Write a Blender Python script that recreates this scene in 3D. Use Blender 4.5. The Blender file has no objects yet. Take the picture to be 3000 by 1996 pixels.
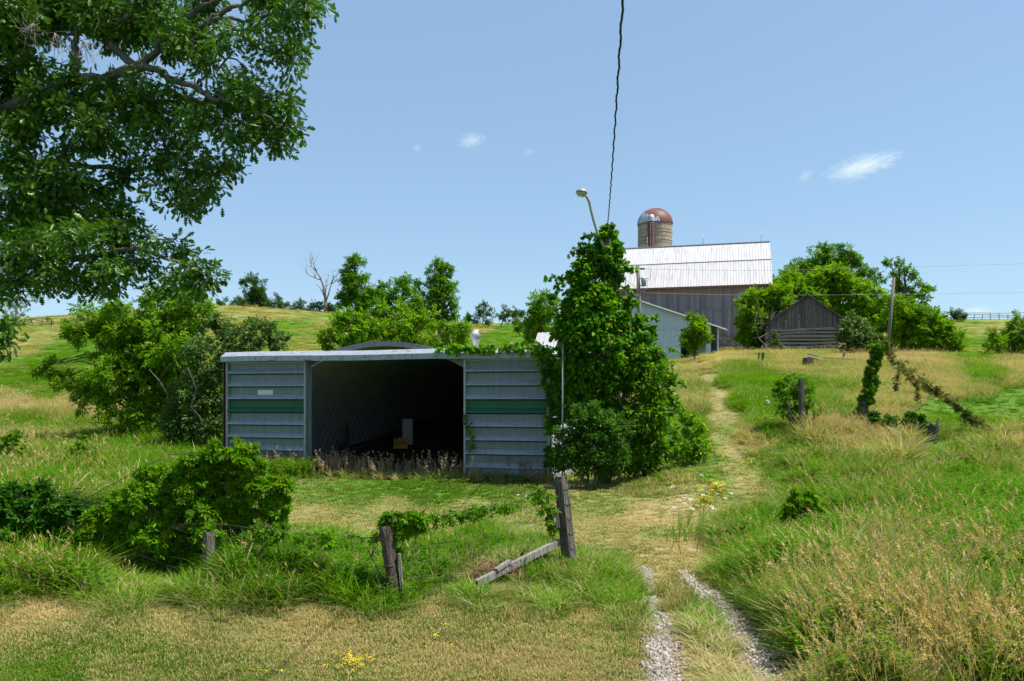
import bpy, math, random
import numpy as np
from mathutils import Vector, Matrix

# ---------------------------------------------------------------- camera, sky, sun, exposure
scn = bpy.context.scene
COL = scn.collection
FPX, CX, CY, CZ = 28.0 / 36.0 * 3000.0, 1500.0, 1169.0, 2.45
K = 3000.0 / 2357.0
cam_d = bpy.data.cameras.new("camera"); cam = bpy.data.objects.new("camera", cam_d); COL.objects.link(cam)
cam.location = (0, 0, CZ); cam.rotation_euler = (math.pi / 2, 0, 0)
cam_d.lens = 28.0; cam_d.sensor_width = 36.0; cam_d.shift_y = (CY - 998.0) / 3000.0
cam_d.clip_start = 0.1; cam_d.clip_end = 12000.0
scn.camera = cam

SUN = Vector((3.9, -0.72, 8.0)).normalized()
world = bpy.data.worlds.new("World"); scn.world = world; world.use_nodes = True
wn = world.node_tree; wn.nodes.clear()
sky = wn.nodes.new("ShaderNodeTexSky"); sky.sky_type = 'NISHITA'; sky.sun_disc = False
sky.sun_elevation = math.asin(SUN.z); sky.sun_rotation = math.atan2(SUN.x, SUN.y)
sky.altitude = 250; sky.air_density = 1.0; sky.dust_density = .55; sky.ozone_density = .7
bg = wn.nodes.new("ShaderNodeBackground"); bg.inputs["Strength"].default_value = 0.107
wo = wn.nodes.new("ShaderNodeOutputWorld")
tin = wn.nodes.new('ShaderNodeMix'); tin.data_type = 'RGBA'; tin.blend_type = 'MULTIPLY'; tin.inputs[0].default_value = 1; tin.inputs[7].default_value = (.94, 1.01, .97, 1)
wn.links.new(sky.outputs[0], tin.inputs[6]); hz = wn.nodes.new('ShaderNodeMix'); hz.data_type = 'RGBA'; hz.inputs[0].default_value = .55; hz.inputs[7].default_value = (1.75, 2.75, 4.1, 1)
wn.links.new(tin.outputs[2], hz.inputs[6]); wn.links.new(hz.outputs[2], bg.inputs[0]); wn.links.new(bg.outputs[0], wo.inputs[0])
sun_d = bpy.data.lights.new("sun", 'SUN'); sun_d.energy = 4.6; sun_d.angle = math.radians(0.53); sun_d.color = (1.0, 0.955, 0.88)
sun = bpy.data.objects.new("sun", sun_d); COL.objects.link(sun)
sun.rotation_euler = SUN.to_track_quat('Z', 'Y').to_euler()
scn.view_settings.view_transform = 'Standard'; scn.view_settings.look = 'None'
scn.view_settings.exposure = 0.85; scn.view_settings.gamma = 1.0
scn.cycles.max_bounces = 6; scn.cycles.diffuse_bounces = 3; scn.cycles.glossy_bounces = 3
scn.cycles.transmission_bounces = 4; scn.cycles.transparent_max_bounces = 6; scn.cycles.volume_bounces = 1
scn.cycles.use_denoising = True
try: scn.cycles.use_adaptive_sampling = True; scn.cycles.adaptive_threshold = 0.02
except Exception: pass

RNG = np.random.default_rng(7)
random.seed(7)

# ---------------------------------------------------------------- terrain shape
def sstep(a, b, x):
    t = np.clip((x - a) / (b - a), 0, 1); return t * t * (3 - 2 * t)
RU = [-1.2, -0.64, -0.534, -0.364, -0.25, -0.043, 0.013, 0.557, 1.2]
RE = [220, 234, 250, 278, 259, 221, 221, 234, 240]
def Hn(x, y):
    x = np.asarray(x, float); y = np.asarray(y, float)
    u = x / np.maximum(y, 12.0)
    zr = 2.45 + 155.0 * np.interp(u, RU, RE) / FPX
    lp = np.interp(y, [0, 28, 32, 36, 45, 60, 80, 100, 120, 145, 155, 170, 200, 300, 600, 2500],
                   [0, 0, .008, .03, .09, .19, .36, .53, .68, .93, 1, 1.03, 1.0, .6, .2, .1]) * zr
    rp = np.interp(y, [0, 14, 19, 25, 33, 50, 60, 66, 80, 100, 130], [0, 0, .22, .95, 2.2, 4.7, 5.7, 6.2, 7.3, 9.2, 13.3])
    rp = np.where(y > 130, np.interp(y, [130, 155], [13.3, 0]) + zr * np.interp(y, [130, 155, 170, 200, 300, 600, 2500], [0, 1, 1.03, 1, .6, .2, .1]), rp)
    s = sstep(0.10, 0.27, u)
    h = lp * (1 - s) + rp * s
    bump = .03 * np.sin(x * 1.3 + .5 * y) * np.sin(y * .9 - .3 * x) + .05 * np.sin(x * .41 + 1) * np.sin(y * .37)
    return h + bump * sstep(12, 30, y)
def H(x, y): return float(Hn(x, y))
def W(px, py, Y): return Vector(((px - CX) / FPX * Y, Y, CZ - (py - CY) / FPX * Y))
def V(vx, vy, Y): return W(vx * K, vy * K, Y)
_YS = np.concatenate([np.arange(5, 60, .05), np.arange(60, 320, .25)])
def G(px, py):                                  # where the sight line through a photo pixel meets the ground
    xs = (px - CX) / FPX * _YS; zs = CZ - (py - CY) / FPX * _YS
    d = zs - Hn(xs, _YS); i = np.argmax(d <= 0)
    if d[i] > 0: i = len(_YS) - 1
    return Vector((xs[i], _YS[i], H(xs[i], _YS[i])))
def GV(vx, vy): return G(vx * K, vy * K)
def ground(x, y): return Vector((x, y, H(x, y)))

# ---------------------------------------------------------------- object helpers
def tag(o, label=None, cat=None, group=None, kind=None):
    if label: o["label"] = label
    if cat: o["category"] = cat
    if group: o["group"] = group
    if kind: o["kind"] = kind
    return o
def thing(name, label, cat, loc=(0, 0, 0), rz=0.0, group=None):
    o = bpy.data.objects.new(name, None); COL.objects.link(o)
    o.empty_display_size = .2; o.location = loc; o.rotation_euler = (0, 0, rz)
    return tag(o, label, cat, group)
class MB:
    def __init__(s): s.v = []; s.f = []; s.m = []; s.n = 0; s.t = []; s.sm = []; s.uv = []
    def add(s, v, f, m=0, tint=None, smooth=False, uv=None):
        v = np.asarray(v, float).reshape(-1, 3)
        f = f if isinstance(f, list) else [f]
        for fa in f:
            fa = np.asarray(fa, int)
            if fa.ndim == 1: fa = fa[None]
            s.f.append(fa + s.n); s.m.append(np.full(len(fa), m, int)); s.sm.append(np.full(len(fa), smooth, bool))
        s.t.append(np.zeros(len(v)) if tint is None else np.broadcast_to(np.asarray(tint, float), (len(v),)))
        s.uv.append(np.zeros((len(v), 2)) if uv is None else np.asarray(uv, float))
        s.v.append(v); s.n += len(v)
    def box(s, lo, hi, m=0, M=None, tint=None):
        x0, y0, z0 = lo; x1, y1, z1 = hi
        v = np.array([[x0,y0,z0],[x1,y0,z0],[x1,y1,z0],[x0,y1,z0],[x0,y0,z1],[x1,y0,z1],[x1,y1,z1],[x0,y1,z1]], float)
        if M is not None: v = np.array([M @ Vector(p) for p in v])
        s.add(v, np.array([[0,3,2,1],[4,5,6,7],[0,1,5,4],[1,2,6,5],[2,3,7,6],[3,0,4,7]]), m, tint)
    def bar(s, a, b, w, d=None, m=0, up=(0, 0, 1), tint=None):   # a squared beam from a to b
        a = Vector(a); b = Vector(b); d = d or w; z = (b - a); L = z.length; z.normalize()
        x = Vector(up).cross(z)
        if x.length < 1e-4: x = Vector((1, 0, 0))
        x.normalize(); y = z.cross(x)
        M = Matrix((x, y, z)).transposed().to_4x4(); M.translation = a
        s.box((-w / 2, -d / 2, 0), (w / 2, d / 2, L), m, M, tint)
    def tube(s, pts, r, n=6, m=0, cap=True, smooth=True, jit=0.0, tint=None, rough=None):
        P = np.array([tuple(p) for p in pts], float); k = len(P)
        R = np.broadcast_to(np.asarray(r, float), (k,))
        T = np.gradient(P, axis=0); T /= np.linalg.norm(T, axis=1)[:, None] + 1e-9
        ref = np.array([0, 0, 1.]) if abs(T[:, 2].mean()) < .8 else np.array([1., 0, 0])
        X = np.cross(T, ref); X /= np.linalg.norm(X, axis=1)[:, None] + 1e-9; Yv = np.cross(T, X)
        a = np.arange(n) / n * 2 * np.pi
        rr = R[:, None] * (1 + (jit * RNG.standard_normal((k, n)) if jit else 0))
        if rough is not None: rr = rr * rough[None, :]
        v = P[:, None] + rr[..., None] * (np.cos(a)[None, :, None] * X[:, None] + np.sin(a)[None, :, None] * Yv[:, None])
        i = np.arange(k - 1)[:, None] * n; j = np.arange(n)[None]; j2 = (j + 1) % n
        q = np.stack([i + j, i + j2, i + n + j2, i + n + j], -1).reshape(-1, 4)
        uv = np.stack([np.broadcast_to(a / (2 * np.pi), (k, n)), np.broadcast_to(np.linspace(0, 1, k)[:, None], (k, n))], -1).reshape(-1, 2)
        fs = [q]
        if cap: fs += [np.arange(n)[None, ::-1], (np.arange(n) + (k - 1) * n)[None]]
        s.add(v.reshape(-1, 3), fs, m, tint, smooth, uv)
    def lathe(s, prof, n=24, M=None, m=0, smooth=True, a0=0., a1=2 * math.pi):
        prof = np.asarray(prof, float); full = abs(a1 - a0 - 2 * math.pi) < 1e-6
        a = np.linspace(a0, a1, n + (0 if full else 1), endpoint=not full); na = len(a)
        v = np.stack([prof[:, None, 0] * np.cos(a), prof[:, None, 0] * np.sin(a), np.broadcast_to(prof[:, None, 1], (len(prof), na))], -1).reshape(-1, 3)
        if M is not None: v = np.array([M @ Vector(p) for p in v])
        i = np.arange(len(prof) - 1)[:, None] * na; jn = na if full else na - 1
        j = np.arange(jn)[None]; j2 = (j + 1) % na
        uv = np.stack([np.broadcast_to(a, (len(prof), na)), np.broadcast_to(prof[:, None, 1], (len(prof), na))], -1).reshape(-1, 2)
        s.add(v, np.stack([i + j, i + j2, i + na + j2, i + na + j], -1).reshape(-1, 4), m, None, smooth, uv)
    def prism(s, poly, axis_lo, axis_hi, m=0, M=None):           # poly in (x,z), extruded along y
        p = np.asarray(poly, float); n = len(p)
        v = np.concatenate([np.column_stack([p[:, 0], np.full(n, axis_lo), p[:, 1]]), np.column_stack([p[:, 0], np.full(n, axis_hi), p[:, 1]])])
        if M is not None: v = np.array([M @ Vector(q) for q in v])
        j = np.arange(n); j2 = (j + 1) % n
        s.add(v, [np.stack([j, j + n, j2 + n, j2], -1), np.arange(n)[None], (np.arange(n) + n)[None, ::-1]], m)
    def mesh(s, name, mats):
        me = bpy.data.meshes.new(name)
        if not s.v: return me
        v = np.concatenate(s.v); nf = sum(len(f) for f in s.f)
        tot = np.concatenate([np.full(len(f), f.shape[1], int) for f in s.f])
        vi = np.concatenate([f.ravel() for f in s.f]); ls = np.concatenate([[0], np.cumsum(tot)[:-1]])
        me.vertices.add(len(v)); me.vertices.foreach_set("co", v.astype(np.float32).ravel())
        me.loops.add(len(vi)); me.loops.foreach_set("vertex_index", vi.astype(np.int32))
        me.polygons.add(nf); me.polygons.foreach_set("loop_start", ls.astype(np.int32)); me.polygons.foreach_set("loop_total", tot.astype(np.int32))
        for mt in (mats if isinstance(mats, (list, tuple)) else [mats]): me.materials.append(mt)
        me.polygons.foreach_set("material_index", np.concatenate(s.m).astype(np.int32))
        me.polygons.foreach_set("use_smooth", np.concatenate(s.sm))
        at = me.attributes.new("tint", 'FLOAT', 'POINT'); at.data.foreach_set("value", np.concatenate(s.t).astype(np.float32))
        uvl = me.uv_layers.new(name="UVMap"); uvl.data.foreach_set("uv", np.concatenate(s.uv)[vi].astype(np.float32).ravel())
        me.update(calc_edges=True); me.validate()
        return me
    def build(s, name, mats, parent=None, loc=None, label=None):
        o = bpy.data.objects.new(name, s.mesh(name, mats)); COL.objects.link(o)
        if parent is not None:
            o.parent = parent
        if loc is not None: o.location = loc
        if label: o["label"] = label
        return o
def world_part(mb, name, mats, parent, label=None):              # geometry given in world space; the parent is never rotated here
    off = np.array(parent.location if parent.parent is None else parent.location + parent.parent.location)
    mb.v = [v - off for v in mb.v]
    return mb.build(name, mats, parent, label=label)
def solo(mb, name, mats, label, cat, group=None, at=None):       # a thing that is one mesh, origin at its foot
    v = np.concatenate(mb.v); off = np.array(at if at is not None else (v[:, 0].mean(), v[:, 1].mean(), v[:, 2].min()))
    mb.v = [q - off for q in mb.v]
    o = mb.build(name, mats); o.location = off
    return tag(o, label, cat, group)

# ---------------------------------------------------------------- materials
class NT:
    def __init__(s, name):
        s.mat = bpy.data.materials.new(name); s.mat.use_nodes = True; s.t = s.mat.node_tree; s.t.nodes.clear()
        s.out = s.t.nodes.new("ShaderNodeOutputMaterial")
    def n(s, typ, **kw):
        nd = s.t.nodes.new(typ)
        for k, v in kw.items():
            if k.startswith("i_"): nd.inputs[k[2:].replace("_", " ")].default_value = v
            else: setattr(nd, k, v)
        return nd
    def l(s, a, b): s.t.links.new(a, b)
    def coord(s, kind="Object", scale=(1, 1, 1), rot=(0, 0, 0)):
        c = s.n("ShaderNodeTexCoord"); mp = s.n("ShaderNodeMapping"); mp.inputs["Scale"].default_value = scale; mp.inputs["Rotation"].default_value = rot
        s.l(c.outputs[kind], mp.inputs[0]); return mp.outputs[0]
    def wpos(s, scale=(1, 1, 1)):
        g = s.n("ShaderNodeNewGeometry"); mp = s.n("ShaderNodeMapping"); mp.inputs["Scale"].default_value = scale
        s.l(g.outputs["Position"], mp.inputs[0]); return mp.outputs[0]
    def noise(s, vec, scale=5, detail=5, rough=.55, dist=0):
        t = s.n("ShaderNodeTexNoise"); t.inputs["Scale"].default_value = scale; t.inputs["Detail"].default_value = detail
        t.inputs["Roughness"].default_value = rough; t.inputs["Distortion"].default_value = dist
        if vec is not None: s.l(vec, t.inputs["Vector"])
        return t.outputs["Fac"]
    def ramp(s, fac, stops, interp='LINEAR'):
        r = s.n("ShaderNodeValToRGB"); r.color_ramp.interpolation = interp; e = r.color_ramp.elements
        while len(e) < len(stops): e.new(.5)
        for el, (p, c) in zip(e, stops):
            el.position = p; el.color = (c, c, c, 1) if not hasattr(c, "__len__") else (*c[:3], 1)
        s.l(fac, r.inputs[0]); return r.outputs[0]
    def mix(s, fac, a, b, typ='MIX'):
        m = s.n("ShaderNodeMix", data_type='RGBA', blend_type=typ)
        for sock, val in ((m.inputs[0], fac), (m.inputs[6], a), (m.inputs[7], b)):
            if hasattr(val, "links"): s.l(val, sock)
            else: sock.default_value = val if not hasattr(val, "__len__") else (*val[:3], 1)
        return m.outputs[2]
    def math(s, op, a, b=0., c=None, clamp=False):
        m = s.n("ShaderNodeMath", operation=op, use_clamp=clamp)
        for i, val in enumerate((a, b) if c is None else (a, b, c)):
            if hasattr(val, "links"): s.l(val, m.inputs[i])
            else: m.inputs[i].default_value = val
        return m.outputs[0]
    def attr(s, name, typ='GEOMETRY'):
        a = s.n("ShaderNodeAttribute", attribute_name=name, attribute_type=typ); return a.outputs["Fac"]
    def bump(s, h, strength=.5, dist=.02):
        b = s.n("ShaderNodeBump"); b.inputs["Strength"].default_value = strength; b.inputs["Distance"].default_value = dist
        s.l(h, b.inputs["Height"]); return b.outputs[0]
    def bsdf(s, col, rough=.8, metal=0., normal=None, spec=.5):
        b = s.n("ShaderNodeBsdfPrincipled")
        for sock, val in ((b.inputs["Base Color"], col), (b.inputs["Roughness"], rough), (b.inputs["Metallic"], metal), (b.inputs["Specular IOR Level"], spec)):
            if hasattr(val, "links"): s.l(val, sock)
            else: sock.default_value = val if not hasattr(val, "__len__") else (*val[:3], 1)
        if normal is not None: s.l(normal, b.inputs["Normal"])
        return b.outputs[0]
    def done(s, sh): s.l(sh, s.out.inputs[0]); return s.mat

def leaf_mat(name, dark, light, trans=.42, rough=.5, yellow=None, spec=.3):
    t = NT(name); tint = t.attr("tint")
    big = t.noise(t.wpos(), 1.3, 2)
    f = t.math('ADD', t.math('MULTIPLY', tint, .85), t.math('MULTIPLY', t.math('SUBTRACT', big, .42), 1.3), clamp=True)
    c = t.mix(f, dark, light)
    if yellow is not None:
        c = t.mix(t.ramp(t.math('FRACT', t.math('MULTIPLY', tint, 37.7)), [(.90, 0.), (.97, 1.)]), c, yellow)
    b = t.bsdf(c, rough, spec=spec * .6)
    tr = t.n("ShaderNodeBsdfTranslucent"); t.l(t.mix(1.0, c, (1.25, 1.3, .55), 'MULTIPLY'), tr.inputs[0])
    m = t.n("ShaderNodeMixShader"); m.inputs[0].default_value = trans
    t.l(b, m.inputs[1]); t.l(tr.outputs[0], m.inputs[2])
    return t.done(m.outputs[0])
def grass_mat(name, g0, g1, d0, d1, trans=.4):
    t = NT(name); dry = t.attr("dry", 'INSTANCER'); tint = t.attr("tnt", 'INSTANCER'); bl = t.attr("tint")
    g = t.mix(t.math('ADD', t.math('MULTIPLY', tint, .6), t.math('MULTIPLY', bl, .4)), g0, g1)
    d = t.mix(t.math('ADD', t.math('MULTIPLY', tint, .5), t.math('MULTIPLY', bl, .5)), d0, d1)
    k = t.ramp(t.math('ADD', dry, t.math('MULTIPLY', t.math('SUBTRACT', t.math('FRACT', t.math('MULTIPLY', bl, 7.31)), .5), .9)), [(.3, 0.), (.7, 1.)])
    c = t.mix(k, g, d)
    b = t.bsdf(c, .65, spec=.12)
    tr = t.n("ShaderNodeBsdfTranslucent"); t.l(t.mix(1.0, c, (1.2, 1.2, .6), 'MULTIPLY'), tr.inputs[0])
    m = t.n("ShaderNodeMixShader"); m.inputs[0].default_value = trans
    t.l(b, m.inputs[1]); t.l(tr.outputs[0], m.inputs[2])
    return t.done(m.outputs[0])
def flat_mat(name, col, rough=.7, metal=0., var=.25, scale=6, bump=.2):
    t = NT(name); nz = t.noise(t.coord(), scale, 6)
    c = t.mix(nz, tuple(x * (1 - var) for x in col), tuple(min(1, x * (1 + var)) for x in col))
    return t.done(t.bsdf(c, rough, metal, t.bump(nz, bump, .01)))
def wood_mat(name, c0, c1, dark, axis=2, scale=1.0, along=.6, across=14., boards=None):
    """weathered grain running along one axis, optional board pitch along x"""
    t = NT(name); sc = [across * scale] * 3; sc[axis] = along * scale
    g = t.noise(t.coord("Object", sc), 1.6, 8, .65, .6); g2 = t.noise(t.coord("Object", [x * 3 for x in sc]), 2.2, 4, .6)
    big = t.noise(t.coord(), .8, 3)
    c = t.mix(t.ramp(g, [(.36, 0.), (.62, 1.)]), c0, c1)
    c = t.mix(t.ramp(g2, [(.50, 0.), (.60, .95)]), c, dark)
    c = t.mix(t.math('MULTIPLY', big, .45), c, dark)
    tint = t.attr("tint"); c = t.mix(t.math('MULTIPLY', tint, .6), c, dark)
    return t.done(t.bsdf(c, .9, 0, t.bump(t.math('SUBTRACT', g, t.math('MULTIPLY', g2, .6)), .7, .02), .2))
def galv_mat(name, col=(.42, .46, .5), metal=.55, rough=.42, rust=0., streak=True, pan_shade=0.):
    t = NT(name)
    n1 = t.noise(t.coord("Object", (1, 1, 1)), 9, 6, .6); n2 = t.noise(t.coord("Object", (7, 7, .5)), 1.3, 5, .6)
    c = t.mix(t.ramp(n1, [(.3, 0.), (.7, 1.)]), tuple(x * .9 for x in col), tuple(min(1, x * 1.08) for x in col))
    if pan_shade: c = t.mix(t.math('MULTIPLY', t.attr('tint'), t.ramp(n2, [(.2, .55), (.7, .9)])), c, tuple(x * pan_shade for x in col))  # flat pans painted darker, in dirty streaks, so the ribs look sky-lit
    if streak: c = t.mix(t.ramp(n2, [(.48, 0.), (.75, .65)]), c, tuple(x * .45 for x in col))
    r = rough
    m = metal
    if rust:
        rf = t.ramp(t.noise(t.coord("Object", (.55, 1, 1.6)), 2.6, 6, .65), [(.62 - rust * .1, 0.), (.66 - rust * .1, 1.)])
        c = t.mix(rf, c, (.22, .06, .025)); m = t.math('MULTIPLY', t.math('SUBTRACT', 1., rf), metal)
    return t.done(t.bsdf(c, r, m, t.bump(n1, .03, .01)))
# ---------------------------------------------------------------- ground
def ground_mat():
    t = NT("ground_soil_and_turf")
    dry = t.attr("dry"); p = t.wpos()
    n1 = t.noise(p, .35, 6, .6, .4); n2 = t.noise(p, 2.2, 6, .65); n3 = t.noise(p, 14, 4, .7)
    band = t.noise(t.wpos((.02, .16, 0)), 1.6, 5, .6, .6)
    k = t.math('ADD', dry, t.math('MULTIPLY', t.math('SUBTRACT', t.math('ADD', t.math('MULTIPLY', n1, .5), t.math('MULTIPLY', n2, .5)), .5), 1.1), clamp=True)
    far = t.attr("far")
    k = t.math('ADD', k, t.math('MULTIPLY', far, t.math('MULTIPLY', t.math('SUBTRACT', band, .58), 1.3)), clamp=True)
    g = t.mix(n3, (.05, .13, .008), (.10, .20, .016)); d = t.mix(n3, (.24, .19, .075), (.38, .31, .14))
    c = t.mix(t.ramp(k, [(.25, 0.), (.8, 1.)]), g, d)
    soil = t.mix(n3, (.10, .07, .04), (.2, .15, .09))
    c = t.mix(t.math('MULTIPLY', t.ramp(n2, [(.55, 0.), (.7, .6)]), t.math('SUBTRACT', 1., far)), c, soil)
    bare = t.attr("bare"); c = t.mix(bare, c, t.mix(n3, (.09, .075, .06), (.17, .14, .11)))
    hb = t.math('ADD', t.math('MULTIPLY', n3, .5), n2)
    return t.done(t.bsdf(c, .95, 0, t.bump(hb, .9, .12), .1))

# where the grass is dry, how tall it stands and how thick it grows: (photo x, photo y, height, dryness, share kept)
ZON = [
 (100,1450,.06,.72),(300,1480,.06,.62),(600,1450,.06,.66),(900,1470,.06,.68),(1200,1450,.06,.58),(1350,1500,.06,.65),(60,1556,.06,.35),(130,1556,.06,.35),(60,1510,.06,.7),(250,1550,.06,.7),
 (500,1550,.06,.62),(900,1550,.06,.7),(1250,1550,.06,.66),(400,1520,.06,.5),(750,1500,.06,.8),(1000,1410,.07,.6),(100,1412,.07,.85),(400,1415,.07,.9),(700,1412,.07,.8),(1350,1440,.07,.6),(1200,1410,.1,.6),
 (50,1300,.6,.25),(50,1350,.6,.35),(150,1340,.6,.3),(300,1370,.35,.15),(450,1375,.35,.15),(350,1335,.15,.15),(420,1335,.18,.1),(550,1330,.65,.1),(650,1340,.65,.1),(750,1300,.6,.1),(800,1350,.55,.1),(650,1380,.4,.15),(900,1365,.4,.2),
 (1000,1300,.45,.12),(1000,1260,.4,.1),(1100,1250,.4,.12),(1200,1330,.4,.2),(1300,1330,.35,.15),(1400,1330,.35,.1),(1440,1370,.32,.1),(1250,1385,.2,.35),(1100,1360,.3,.3),(1130,1335,.1,.85),(1108,1352,.1,.9),(1145,1350,.12,.8),(720,1260,.4,.25),(850,1270,.35,.3),(1200,1270,.3,.3),
 (700,1190,.05,.65),(900,1195,.05,.55),(680,1140,.06,.3),(800,1130,.08,.05),(1000,1120,.12,.02),(1150,1125,.1,.15),(1100,1180,.05,.55),(1010,1228,.04,.95),(1200,1205,.05,.6),(800,1230,.05,.7),
 (1370,1170,.06,.45),(1350,1230,.05,.65),(1450,1250,.05,.75),(1400,1150,.07,.5),(1500,1180,.04,.9),(1420,1290,.05,.6),(1480,1300,.04,.9),(1530,1230,.06,.5),(1330,1140,.08,.6),
 (1600,1200,.05,.75),(1560,1290,.04,.98),(1540,1330,.05,.98),(1500,1330,.04,.95),(1590,1310,.06,.9),(1575,1260,.04,.98),(1560,1200,.04,.98),(1590,1160,.04,.98),(1520,1260,.05,.8),(1610,1335,.06,.9),(1640,864,.05,.85),(1655,905,.05,.8),(1654,930,.05,.8),(1654,958,.05,.75),(1672,958,.06,.75),(1636,958,.06,.85),(1664,1010,.05,.5),(1685,1010,.05,.9),(1640,1010,.06,.8),(1670,1040,.05,.8),(1700,1090,.06,.8),(1640,1060,.08,.3),(1650,1130,.05,.6),(1690,1070,.06,.65),(1680,1000,.05,.3),(1650,940,.04,.55),(1640,890,.04,.6),(1625,855,.05,.7),(1620,830,.06,.8),(1640,1090,.06,.2),(1600,1090,.1,.3),
 (1590,900,.7,.5),(1600,950,.8,.75),(1590,1000,.8,.1),(1600,1035,.7,.08),(1560,1110,.3,.65),(1480,1115,.15,.6),(1400,1125,.12,.6),(1560,870,.6,.6),
 (1700,855,.6,.15),(1680,880,.5,.3),(1720,930,.7,.08),(1760,1000,.6,.1),(1720,1010,.45,.95),(1735,1030,.4,.97),(1800,1075,.15,.15),(1750,1060,.12,.2),(1850,905,.6,.1),(1740,880,.6,.05),(1780,960,.7,.05),
 (1700,822,.5,.85),(1800,822,.5,.88),(1950,832,.55,.92),(2100,850,.55,.92),(2200,872,.5,.85),(2330,850,.5,.8),(2260,905,.45,.85),(2080,880,.5,.65),(2330,880,.5,.7),(2190,910,.4,.95),
 (1900,870,.6,.3),(1950,885,.6,.4),(2060,930,.5,.5),(1850,960,.6,.2),(1930,960,.5,.25),(1900,920,.55,.12),(2090,905,.4,.7),(1980,920,.5,.35),(2020,890,.5,.5),(2150,925,.09,-.2),(2200,950,.09,-.2),(2250,940,.09,-.2),(2300,940,.09,-.2),(2120,945,.09,-.1),(2200,968,.2,.0),(2300,985,.2,.0),(2260,875,.7,.0),(2240,865,.7,.05),(2290,870,.7,.05),(1760,835,.5,.5),(1900,850,.5,.6),
 (2200,935,.09,-.2),(2300,915,.09,-.2),(2340,960,.09,-.2),(2150,945,.1,.05),(2250,965,.1,-.1),(2350,900,.09,-.1),(2110,925,.15,.8),
 (2100,975,.4,.4),(2050,965,.4,.85),(2250,1000,.5,.1),(2340,995,.5,.25),(2150,990,.5,.15),(1960,1010,.6,.8),
 (1900,1030,.95,.92),(2000,1040,.9,.92),(2080,1050,.9,.8),(2330,1030,.85,.85),(2250,1040,.8,.65),(2200,1080,.7,.4),(1850,1080,.6,.4),(2000,1110,.7,.35),(2100,1120,.65,.45),(2200,1150,.6,.15),(2330,1090,.7,.5),(2330,1160,.6,.0),(2330,1250,.6,.02),(2250,1220,.6,.1),(2100,1230,.6,.2),
 (1980,1180,.6,.3),(1900,1280,.6,.1),(1750,1250,.5,.15),(1690,1240,.4,.5),(1700,1330,.4,.2),(1800,1330,.55,.25),(1950,1330,.6,.3),(2100,1360,.6,.5),(2250,1340,.6,.2),(2330,1400,.65,.3),(1760,1420,.45,.6),(1850,1430,.55,.7),
 (1950,1470,.6,.8),(2150,1470,.6,.72),(2300,1530,.6,.5),(2000,1550,.6,.6),(1850,1540,.5,.5),(2150,1560,.6,.8),(2350,1480,.6,.4),(1660,1330,.3,.5),(1800,1560,.25,.6),(1765,1510,.25,.6),(1730,1460,.22,.5),(1695,1415,.22,.5),(1660,1375,.2,.5),(1840,1255,.22,.2),(1790,1252,.3,.2),(1890,1262,.3,.2),(2143,1036,.25,.2),(2135,1060,.35,.4),(2000,1020,.45,.8),(1720,1500,.3,.55),
 (1540,1440,.18,.85),(1590,1520,.2,.85),(1530,1380,.15,.8),(1620,1555,.2,.8),(1640,1470,.2,.7),(1560,1330,.1,.8),(1500,1360,.1,.75),
 (1470,1420,.15,.4),(1440,1500,.07,.6),(1450,1550,.06,.7),
 (100,1060,.95,.35),(300,1020,1.0,.03),(50,1100,.85,.3),(200,1095,.95,.42),(130,1160,.85,.12),(280,1070,.9,.08),(20,1020,.8,.4),(450,1020,1.0,.03),(380,1005,1.0,.03),(200,1150,.75,.25),(240,1040,.9,.15),(640,1110,.3,.35),(640,1150,.12,.4),(560,1060,.5,.2),
 (50,945,.7,.92),(150,950,.7,.88),(220,960,.6,.8),(200,985,.7,.2),(50,985,.7,.3),(120,1010,.7,.3),
 (100,905,.12,.15),(100,860,.1,.1),(150,820,.1,.0),(60,790,.12,.75),(80,770,.12,.7),(650,730,.12,.75),(650,750,.1,.1),(700,775,.1,.5),(600,715,.2,.8),(800,735,.1,.6),(1150,770,.1,.05),(1120,750,.2,.7),(2280,760,.1,.75),(2280,790,.1,.15),(2240,745,.1,.5),
]
ZP = np.array([z[:2] for z in ZON], float); ZV = np.array([z[2:4] for z in ZON], float)
def zone(x, y):
    """grass height and dryness at ground points"""
    x = np.asarray(x, float); y = np.maximum(np.asarray(y, float), 5.5)
    vx = (CX + FPX * x / y) / K; vy = (CY - FPX * (Hn(x, y) - CZ) / y) / K
    out = np.empty((len(x), 2))
    for i in range(0, len(x), 20000):
        sl = slice(i, i + 20000)
        dx = vx[sl, None] - ZP[None, :, 0]; dy = (vy[sl, None] - ZP[None, :, 1]) * 1.9
        w = 1.0 / (dx * dx + dy * dy + 25.) ** 3.0
        out[sl] = (w @ ZV) / w.sum(1)[:, None]
    out[:, 1] *= .9
    return out[:, 0], out[:, 1]
def in_shed(x, y, m=0.):
    dx = x + 9.41; dy = y - 26.4
    a = dx * .969 - dy * .247; b = dx * .247 + dy * .969
    return (a > .1 - m) & (a < 10.9 + m) & (b > -.05 - m) & (b < 19)
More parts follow.
